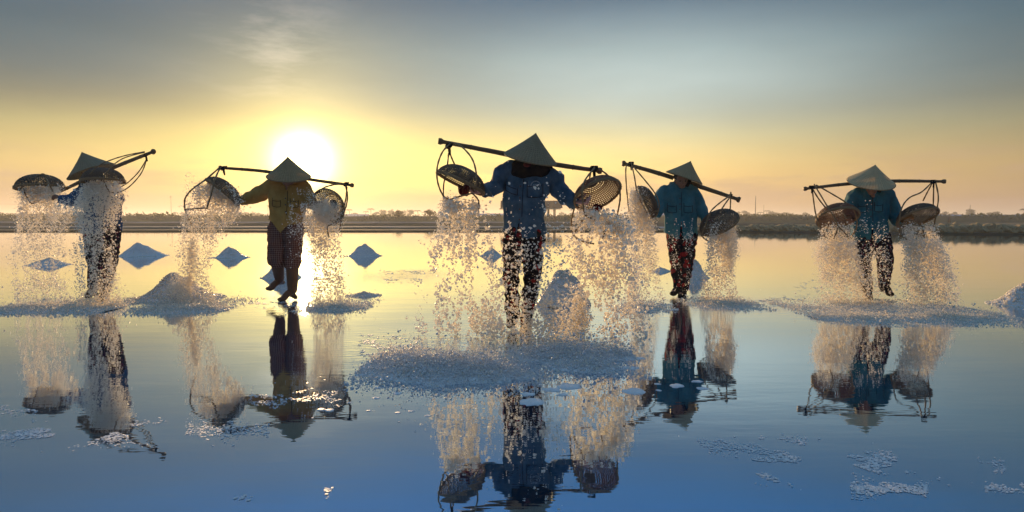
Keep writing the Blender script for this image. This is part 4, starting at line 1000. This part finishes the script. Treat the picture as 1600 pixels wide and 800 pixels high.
def basket(label, c_, n, rpx, depth, slings, wm='weave', knot=None, r_rope=.008, cloth=None):
    """c_ = (px,py,Y) centre of the mouth, n = way the mouth faces, slings = pixel polylines"""
    Rm = rpx * c_[2] / F; o = empty('basket', P(*c_), label, 'basket', 'baskets hanging from the carrying poles')
    o.rotation_mode = 'QUATERNION'; o.rotation_quaternion = Vector(n).to_track_quat('Z', 'Y'); o.scale = (Rm, Rm, Rm * depth / .58)
    for nm, me in (('woven_bowl', WV[wm]), ('rim', RIM), ('woven_base', FL['weave'])): link(nm, me, o)
    for s_ in slings:
        ws = [P(x, y, c_[2] + dy) for x, y, dy in s_]; ws, _ = resample(ws, [1] * len(ws), 6); g = Geo()
        rr_ = r_rope; rad = [rr_ * (1 + .15 * math.sin(i * 2.1)) for i in range(len(ws))]
        d = (ws[-1] - ws[0]).normalized(); g.loft(ws, rad, rad, d.orthogonal(), 8); child('sling_cane', g.mesh('sling_cane', 'rattan'), o)
    if knot:
        x, y, dy, s_ = knot; g = Geo(); kc = P(x, y, c_[2] + dy); q = s_ * c_[2] / F
        for i in range(4): g.tube([kc + Vector((q * math.cos(a) * .7 + (i - 1.5) * q * .35, q * math.sin(a) * .9, q * math.sin(a * 1 + .3 * i) * .95)) for a in np.linspace(0, 6.283, 15)], q * .32, 7)
        g.limb([kc + Vector((0, -.01, -q * .3)), kc + Vector((.1 * q, -.01, -q * 1.8)), kc + Vector((.2 * q, 0, -q * 3.0))], [q * .5, q * .55, q * .42], (1, 0, 0), .6, 10)
        child('lashing', g.mesh('lashing', 'black_cloth'), o)
    if cloth:
        x, y, dy, sx_, sz_ = cloth; g = Geo(); q = c_[2] / F; g.ell(P(x, y, c_[2] + dy), sx_ * q, sx_ * q * .6, sz_ * q, None, 18, 12); me = remesh(g, 'red_sack_scrap', 'red_cloth', .012, 1); wrinkle(me, .045, 17, x); child('red_lining', me, o)
    return o
k8 = .1
basket('upturned basket at the far left, held out by the leftmost worker', (63, 294.5, 8.7), (.08, -.10, -1), 33, .66,
       [[(85, 301, .0), (72, 275, -.12), (62, 273, -.15), (45, 283, -.24), (30, 297, -.20)], [(70, 275, -.1), (78, 290, -.24), (84, 302, -.1)], [(36, 295, -.28), (42, 308, -.2), (50, 318, -.1), (66, 311, -.1), (84, 303, -.05)]], 'weave', (85, 303, 0, 3), .009)
basket('upturned basket in front of the leftmost worker\'s face, hung from the pole\'s high end', (161, 284, 7.65), (.05, -.08, -1), 30, .72,
       [[(226, 237, 0), (200, 242, -.0), (176, 249, -.12), (154, 259, -.2), (133, 280, -.2)], [(226, 238, 0), (202, 244, -.1), (186, 251, -.15), (171, 264, -.24), (162, 280, -.24), (171, 300, -.15)],
        [(230, 247, 0), (217, 268, 0), (200, 285, -.05), (187, 293, -.1)], [(230, 247, 0), (221, 270, 0), (204, 290, -.05), (187, 300, -.1), (171, 301, -.1)]], 'weave', (229, 242, 0, 3), .0065)
basket('basket tipped to the left beside the second worker\'s outstretched hand', (347, 302, 7.95), (-.60, -.30, -.74), 31, .62,
       [[(344, 261, 0), (322, 280, -.1), (300, 296, -.15), (289, 311, -.1), (289, 328, 0)], [(343, 264, 0), (336, 280, -.2), (331, 300, -.26), (323, 326, -.2)], [(289, 328, 0), (304, 326, -.1), (322, 325, -.15)], [(289, 328, 0), (294, 340, .1), (300, 352, .2)]], 'weave', (350, 263, 0, 3.2), .010)
basket('basket with its mouth turned to the viewer at the second worker\'s right', (512, 323, 7.95), (-.30, -.88, -.30), 28.5, .60,
       [[(538, 287, 0), (520, 289, 0), (505, 294, .05), (492, 305, .0), (484, 322, -.1)], [(540, 290, 0), (543, 308, 0), (538, 330, -.05), (524, 346, -.1), (511, 354, -.1)], [(542, 292, 0), (540, 312, .05), (532, 350, .1), (530, 362, .1)], [(511, 354, -.1), (512, 363, -.1), (514, 371, -.1)]], 'weave', (541, 288, 0, 3.0), .009)
basket('upturned basket at the left end of the middle worker\'s pole, red scrap inside', (719, 287, 5.75), (-.42, -.10, -.90), 40, .66,
       [[(704, 224, 0), (691, 238, -.1), (683, 262, -.15), (684, 285, -.15), (692, 305, -.1), (702, 312, -.05)], [(705, 222, 0), (720, 228, -.1), (737, 247, -.2), (744, 270, -.27), (744, 292, -.25)],
        [(701, 240, 0), (698, 265, .25), (693, 290, .2), (693, 315, .1)], [(703, 240, 0), (708, 252, .1), (714, 264, .15)], [(702, 312, -.05), (718, 307, -.1), (738, 302, -.2)], [(738, 302, -.2), (747, 312, -.1), (748, 322, -.05), (747, 336, 0)]],
       'weave', (702, 228, 0, 4.2), .0075, (724, 296, -.02, 7, 5))
basket('basket at the right end of the middle worker\'s pole, mouth open to the viewer', (934, 305, 5.75), (.32, -.52, -.80), 38.5, .62,
       [[(929, 262, 0), (915, 280, -.15), (910, 295, -.27), (911, 320, -.25), (915, 336, -.15), (931, 344, -.1)], [(932, 262, 0), (945, 270, .1), (958, 282, .1), (966, 292, .1)], [(968, 294, .0), (969, 310, .0), (966, 328, .05), (964, 338, .1)],
        [(897, 326, -.05), (893, 345, .0), (895, 365, .0), (908, 376, -.05), (928, 381, -.1)], [(915, 336, -.15), (905, 352, -.1), (896, 366, -.05)], [(952, 348, -.1), (946, 360, -.15), (941, 373, -.15)], [(924, 266, 0), (921, 280, .1), (923, 290, .15)]],
       'weave_red', (928, 264, 0, 4.4), .0080, (936, 323, .0, 7, 6))
basket('dark basket standing on edge at the left end of the fourth worker\'s pole', (1008, 316, 8.3), (-.86, .22, -.42), 27, .62,
       [[(984, 256, 0), (978, 262, 0), (979, 295, 0), (983, 331, 0)], [(986, 254, 0), (991, 275, -.1), (997, 305, -.1), (1012, 335, -.1)], [(991, 262, 0), (1008, 282, -.15), (1024, 303, -.22), (1030, 320, -.2), (1026, 336, -.15), (1016, 341, -.1)], [(1016, 331, -.15), (1029, 330, -.2)]],
       'weave', (986, 256, 0, 3.0), .009)
basket('dark domed basket tipped to the right at the low end of the fourth worker\'s pole', (1124, 350, 8.3), (.50, .30, -.82), 31, .62,
       [[(1142, 305, 0), (1126, 316, -.1), (1110, 331, -.15), (1103, 350, -.15), (1096, 368, -.05)], [(1142, 306, 0), (1132, 320, -.1), (1127, 328, -.15)], [(1142, 300, 0), (1141, 325, -.05), (1139, 352, 0)], [(1096, 368, -.05), (1102, 374, -.05), (1110, 378, 0)]],
       'weave', (1142, 305, 0, 1.7), .009)
basket('basket at the left end of the rightmost worker\'s pole, light dotting its reddish weave', (1309, 341, 8.0), (.0, -.50, -.86), 31, .66,
       [[(1269, 293, 0), (1271, 312, 0), (1276, 340, -.05), (1289, 371, -.05)], [(1270, 296, 0), (1280, 312, 0), (1292, 327, .0)], [(1272, 288, 0), (1290, 318, -.2), (1308, 350, -.27), (1303, 373, -.2)],
        [(1275, 289, 0), (1300, 303, .0), (1325, 319, -.05), (1338, 337, -.1), (1337, 360, -.05), (1322, 375, 0)], [(1308, 352, -.27), (1318, 362, -.2), (1325, 370, -.15)]],
       'weave_red', (1268, 293, 0, 2.7), .009)
basket('basket at the right end of the rightmost worker\'s pole, mouth showing dark open weave', (1434, 341, 8.0), (.14, -.50, -.85), 30, .66,
       [[(1457, 284, 0), (1440, 300, 0), (1421, 309, 0), (1409, 325, -.1), (1405, 350, -.1), (1407, 367, -.1), (1417, 374, -.1)], [(1457, 285, 0), (1449, 300, .1), (1442, 314, .15)], [(1459, 285, 0), (1458, 324, .1)],
        [(1461, 281, 0), (1466, 308, -.05), (1462, 338, -.1), (1457, 366, -.05)], [(1441, 352, -.2), (1443, 366, -.15), (1446, 378, -.1)], [(1407, 350, -.15), (1425, 351, -.2), (1440, 353, -.2)]],
       'weave', (1458, 284, 0, 2.7), .009)

# ------------------------------------------------------------------ falling salt
def stream(label, Y, dY, rows, size, seed, blobs=(), clump=.5, big=False, fringe=.12, nf=(9, 3), rand=None):
    """rows = (py, x left, x right, coverage); grains thrown through the depth Y +- dY"""
    pts = []; szs = []; rows = sorted(rows); ex = math.pi * .55
    for a, b_ in zip(rows, rows[1:]):
        w0 = (a[2] - a[1] + b_[2] - b_[1]) / 2; h0 = b_[0] - a[0]; cov = min((a[3] + b_[3]) / 2, .96)
        n = int(-math.log(1 - cov) * w0 * h0 * (Y / F) ** 2 / (ex * size * size * .95) * 1.35)
        u = rng.uniform(0, 1, n); v_ = rng.uniform(0, 1, n)
        x0 = a[1] + (b_[1] - a[1]) * v_; x1 = a[2] + (b_[2] - a[2]) * v_
        g_ = rng.normal(0, fringe, n); xs = x0 + (x1 - x0) * (u + g_ * rng.uniform(0, 1, n)); ys = a[0] + h0 * v_ + rng.normal(0, 3, n)
        for x, y in zip(xs.tolist(), ys.tolist()):
            X = (x - 800) * Y / F; Zz = CAMH - (y - 341) * Y / F
            nz = noise.noise((X * nf[0] + seed, Zz * nf[1], 0)) + .5 * noise.noise((X * nf[0] * 2.3 + seed, Zz * nf[1] * 3, 4))
            if random.random() < .5 + nz * clump * 1.6 + (1 - clump) * .5 + (cov - .6) * 1.2:
                dd = random.gauss(0, dY * .5); pts.append(P(x, y, Y + dd + nz * dY * .4)[:]); szs.append(size * (.45 + random.expovariate(1.9)) if random.random() < .9 else size * 1.7)
    for (bx_, by_, rx, ry, tilt) in blobs:            # dense tongues of salt just leaving the basket
        n = int(3.4 * rx * ry * (Y / F) ** 2 / (size * size * .8)); q = rng.normal(0, .50, size=(n, 3))
        ct, st = math.cos(tilt), math.sin(tilt)
        for a, b_, c_ in q.tolist():
            x = bx_ + a * rx * ct - c_ * ry * st; y = by_ + a * rx * st + c_ * ry * ct; rr_ = min(rx, ry) * Y / F
            nz = noise.noise((a * 2.2 + seed, b_ * 2.2, c_ * 2.2)); pts.append(P(x + nz * 12, y + nz * 9, Y + b_ * rr_)[:]); szs.append(size * random.uniform(.5, 1.0))
    pts = np.array(pts); szs = np.minimum(np.array(szs), size * 2.6); keep = pts[:, 2] > .006; pts, szs = pts[keep], szs[keep]
    v_, f_ = grains(pts, szs, big); c0 = pts.mean(0); me = raw_mesh('falling_salt', v_ - c0, f_, False, 'grain'); o = link('falling_salt', me); o.location = c0
    print('stream', label[:40], len(pts)); return tag(o, label, 'falling salt', kind='stuff')
sz8 = .0057; sz5 = .0062
stream('salt pouring from the far left basket of the leftmost worker', 8.6, .16, [(292, 32, 94, .9), (312, 32, 95, .75), (340, 26, 92, .55), (400, 20, 94, .42), (440, 22, 100, .38), (484, 10, 118, .55)], sz8, 1, [(63, 304, 29, 14, 0)])
stream('salt curtain falling in front of the leftmost worker\'s shirt and legs', 7.6, .16, [(286, 135, 189, .90), (305, 120, 190, .78), (330, 114, 186, .62), (365, 124, 180, .50), (420, 124, 180, .42), (470, 118, 190, .6), (486, 110, 200, .7)], sz8, 2, [(161, 294, 24, 12, 0)])
stream('thin slanting veil of salt between the leftmost worker\'s two baskets', 7.9, .15, [(312, 92, 135, .50), (345, 78, 140, .55), (400, 85, 136, .22), (450, 90, 130, .15)], sz8 * .9, 3, (), .9)
stream('salt cloud and narrow column falling from the second worker\'s left basket', 7.9, .15, [(290, 308, 362, .85), (310, 300, 372, .75), (335, 288, 376, .62), (355, 286, 352, .52), (380, 280, 340, .5), (430, 272, 322, .45), (480, 240, 345, .6)], sz8, 4, [(345, 308, 30, 14, .55), (335, 300, 20, 10, .4), (300, 395, 7, 40, .02), (297, 440, 6, 40, .02)])
stream('fine salt spray thrown left above the second worker\'s left basket', 7.8, .12, [(270, 285, 318, .05), (285, 288, 330, .22), (305, 292, 325, .25)], sz8 * .7, 5)
stream('salt falling from the second worker\'s right basket beside the sun\'s reflection', 7.9, .15, [(318, 468, 528, .45), (345, 475, 530, .55), (375, 484, 530, .6), (430, 490, 536, .6), (484, 478, 546, .65)], sz8, 6, [(506, 330, 22, 22, .3), (508, 326, 18, 18, .3), (500, 342, 16, 16, .5), (502, 380, 9, 16, .6)])
stream('salt specks flying across the second worker\'s shirt and trousers', 7.7, .15, [(296, 462, 490, .10), (325, 452, 492, .35), (370, 448, 490, .30), (412, 455, 480, .10)], sz8 * .8, 7)
stream('coarse clumps of salt falling from the middle worker\'s left basket', 5.70, .20, [(312, 692, 742, .85), (335, 686, 758, .62), (380, 676, 768, .50), (430, 670, 772, .42), (480, 664, 775, .42), (535, 655, 790, .6)], sz5 * 1.10, 8, [(708, 322, 14, 14, .2)], .8, True)
stream('coarse salt billowing from the middle worker\'s right basket', 5.65, .22, [(328, 905, 968, .7), (350, 897, 985, .72), (385, 890, 992, .66), (430, 885, 1000, .58), (480, 890, 1005, .5), (550, 872, 1010, .62)], sz5 * 1.15, 9, [(945, 345, 32, 10, .35), (965, 360, 18, 9, .7), (905, 500, 12, 40, .0), (903, 535, 16, 20, 0)], .7, True)
stream('salt clumps flying in front of the middle worker\'s shirt and legs', 5.38, .15, [(245, 768, 900, .012), (290, 762, 885, .035), (350, 768, 888, .09), (380, 768, 895, .26), (440, 765, 892, .33), (500, 762, 888, .45), (540, 750, 890, .6)], sz5 * .95, 10, (), .35, True)
stream('salt piling out of the fourth worker\'s left basket in a thick plume', 8.25, .15, [(298, 985, 1010, .85), (330, 983, 1018, .85), (380, 985, 1024, .66), (430, 984, 1030, .5), (484, 972, 1040, .5)], sz8, 11, [(998, 308, 12, 16, .1), (1003, 340, 11, 26, .1)])
stream('salt pouring down from the fourth worker\'s right basket', 8.2, .15, [(350, 1112, 1144, .85), (372, 1108, 1152, .85), (400, 1106, 1150, .7), (440, 1098, 1144, .58), (478, 1082, 1158, .55)], sz8, 12, [(1130, 364, 17, 16, -.5), (1138, 395, 11, 34, .05)])
stream('light sprinkle of salt over the fourth worker\'s shirt tail and trousers', 8.2, .15, [(325, 1040, 1085, .02), (365, 1045, 1085, .16), (455, 1046, 1088, .24)], sz8 * .85, 13)
stream('salt spreading down from the rightmost worker\'s left basket', 7.9, .18, [(352, 1285, 1334, .25), (375, 1280, 1334, .86), (405, 1276, 1338, .84), (440, 1284, 1352, .62), (470, 1282, 1360, .6), (502, 1272, 1375, .65)], sz8, 14)
stream('salt spreading down from the rightmost worker\'s right basket', 7.9, .18, [(352, 1412, 1460, .40), (372, 1412, 1466, .84), (404, 1416, 1482, .86), (435, 1414, 1492, .68), (470, 1416, 1498, .6), (504, 1404, 1505, .62)], sz8, 15)
stream('salt specks sprinkled over the rightmost worker\'s shirt and trousers', 7.8, .15, [(312, 1328, 1375, .02), (345, 1330, 1384, .12), (385, 1335, 1390, .40), (462, 1335, 1392, .34)], sz8 * .9, 16)

# ------------------------------------------------------------------ flakes and foam on the water
def flakes(label, boxes, size, seed, name='floating_salt'):
    pts, sz = [], []
    for (x0, y0, x1, y1, n, curve) in boxes:
        for i in range(n * 3):
            u, v_ = random.random(), random.gauss(.5, .22); x = x0 + (x1 - x0) * u; y = y0 + (y1 - y0) * v_ + curve * math.sin(u * 3.1)
            q = G(x, y, .002)
            if noise.noise((q.x * 4 + seed, q.y * 4, 0)) + .5 * noise.noise((q.x * 13 + seed, q.y * 13, 0)) > (.02 if seed == 1 else .12): pts.append(q[:]); sz.append(size * random.uniform(.3, 1) * (q.y / 3.5) ** .5)
    v_, f_ = grains(np.array(pts), np.array(sz) * 1.35, True, .10); c0 = np.array(pts).mean(0); o = link(name, raw_mesh(name, v_ - c0, f_, False, 'salt')); o.location = c0
    return tag(o, label, 'floating salt', kind='stuff')
flakes('loose raft of salt flakes on blue water at the bottom right', [(1060, 680, 1260, 710, 260, 0), (1170, 700, 1400, 740, 700, -6), (1330, 715, 1570, 745, 360, 6), (1330, 750, 1450, 778, 330, 0), (1540, 755, 1600, 770, 60, 0), (1180, 730, 1260, 760, 90, 0)], .0062, 1)
flakes('drift of salt flakes on the water under the leftmost worker', [(-20, 655, 260, 690, 900, 6), (0, 625, 60, 650, 60, 0)], .0065, 2)
flakes('salt flakes scattered on the water below the second worker', [(390, 600, 560, 650, 420, 0), (290, 655, 420, 690, 160, 0), (540, 560, 700, 640, 120, 0)], .006, 3)
flakes('a few glittering flakes near the lower left bottom edge', [(350, 760, 430, 790, 26, 0), (440, 745, 520, 785, 20, 0), (180, 770, 300, 800, 20, 0)], .008, 4)
flakes('dark thin salt crust rippling the water left and right of the splashes', [(590, 420, 680, 430, 160, 0), (600, 434, 660, 442, 120, 0), (560, 520, 660, 560, 260, 0), (970, 468, 1060, 490, 300, 0), (1180, 462, 1260, 480, 160, 0), (340, 462, 470, 482, 320, 0), (1240, 430, 1420, 470, 200, 0)], .009, 5)
FLECK = {(1029, 610): 'small white foam fleck right of the largest foam slick', (1089, 596): 'small white foam oval above the disc right of the fourth reflection', (621, 615): 'white foam fleck just off the left front of the middle salt mound', (643, 643): 'white foam fleck below the left half of the middle salt mound', (622, 645): 'tiny foam fleck left of the one below the middle mound', (590, 606): 'foam fleck at the left tip of the middle salt mound', (668, 650): 'lowest foam fleck left of the middle worker\'s reflection', (1027, 600): 'tiny foam fleck above the largest foam slick', (985, 575): 'thin pale foam strip between the two right hand splashes', (1000, 560): 'upper thin foam strip right of the middle salt mound', (515, 641): 'foam oval under the second worker\'s basket reflection, lower of a close pair', (502, 640): 'foam oval under the second worker\'s basket reflection, left of a close pair', (588, 622): 'foam fleck low left of the middle salt mound', (576, 642): 'tiny foam fleck right of the second worker\'s reflection', (546, 629): 'tiny foam fleck near the second worker\'s pole reflection'}
foam = [(993, 612, 19, 5, 'largest white foam slick, left of the fourth worker\'s reflection'), (1057, 603, 11, 3.4, 'oval white foam disc on the fourth worker\'s reflection'), (1098, 607, 9, 2.6, 'oval foam disc right of the fourth worker\'s reflection'),
        (832, 628, 20, 3.2, 'long thin foam slick over the middle worker\'s leg reflection'), (862, 609, 14, 3, 'thin pale foam slick just below the middle salt mound'), (890, 604, 18, 2.8, 'pale foam strip at the right foot of the middle salt mound'),
        (825, 616, 12, 2.4, 'small foam slick above the long one on the leg reflection'), (879, 617, 9, 2.4, 'small oval foam disc right of the leg reflection'), (1029, 610, 5, 1.8, None), (1089, 596, 9, 2.2, None), (621, 615, 7, 2, None), (643, 643, 5, 2, None), (622, 645, 5, 2, None), (590, 606, 6, 2, None),
        (668, 650, 5, 1.8, None), (1027, 600, 5, 1.6, None), (985, 575, 12, 2.2, None), (1000, 560, 9, 2.0, None), (515, 641, 8, 2.2, None), (502, 640, 7, 2.6, None), (588, 622, 6, 1.8, None), (576, 642, 4, 1.4, None), (546, 629, 4, 1.4, None)]
for i, (x, y, rx, ry, lb) in enumerate(foam):
    c_ = G(x, y, 0); Rx = rx * c_.y / F; Ry = Rx * random.uniform(.7, 1.0); g = Geo(); ns = 22; vs = []
    for rg, zz in ((1, -.001), (.94, .0025), (.55, .004), (.1, .0045)):
        for j in range(ns):
            th = 2 * math.pi * j / ns; e_ = 1 + (.45 * noise.noise((math.cos(th) * 1.3 + i * 3, math.sin(th) * 1.3, i)) + .3 * noise.noise((math.cos(th) * 4 + i * 3, math.sin(th) * 4, i))) * (1 if rg > .2 else 0)
            vs.append((Rx * rg * e_ * math.cos(th), Ry * rg * e_ * math.sin(th), zz * min(Rx / .05, 1.3)))
    g.add(vs, [(r_ * ns + j, r_ * ns + (j + 1) % ns, (r_ + 1) * ns + (j + 1) % ns, (r_ + 1) * ns + j) for r_ in range(3) for j in range(ns)] + [tuple(3 * ns + j for j in range(ns))])
    o = link('foam_patch', g.mesh('foam_patch', 'salt')); o.location = (c_.x, c_.y, .001)
    tag(o, lb or FLECK[(x, y)], 'foam', 'foam discs floating on the water' if lb else 'small flecks of foam floating on the water')

# ------------------------------------------------------------------ haze
HAZE = True
if HAZE:
    g = Geo(); g.box((0, 1500, 8.0), 5000, 3200, 18.2); hz = link('haze', g.mesh('haze', 'salt', False)); hz['kind'] = 'stuff'; hz.data.materials.clear()
    m = bpy.data.materials.new('haze'); m.use_nodes = True; k = NT(m.node_tree); out = k.new('ShaderNodeOutputMaterial')
    pv = k.new('ShaderNodeVolumePrincipled'); pv.inputs['Density'].default_value = .0009; pv.inputs['Anisotropy'].default_value = .38; k.put(pv.inputs['Color'], (.93, .93, .94))
    k.l.new(pv.outputs[0], out.inputs['Volume']); hz.data.materials.append(m)
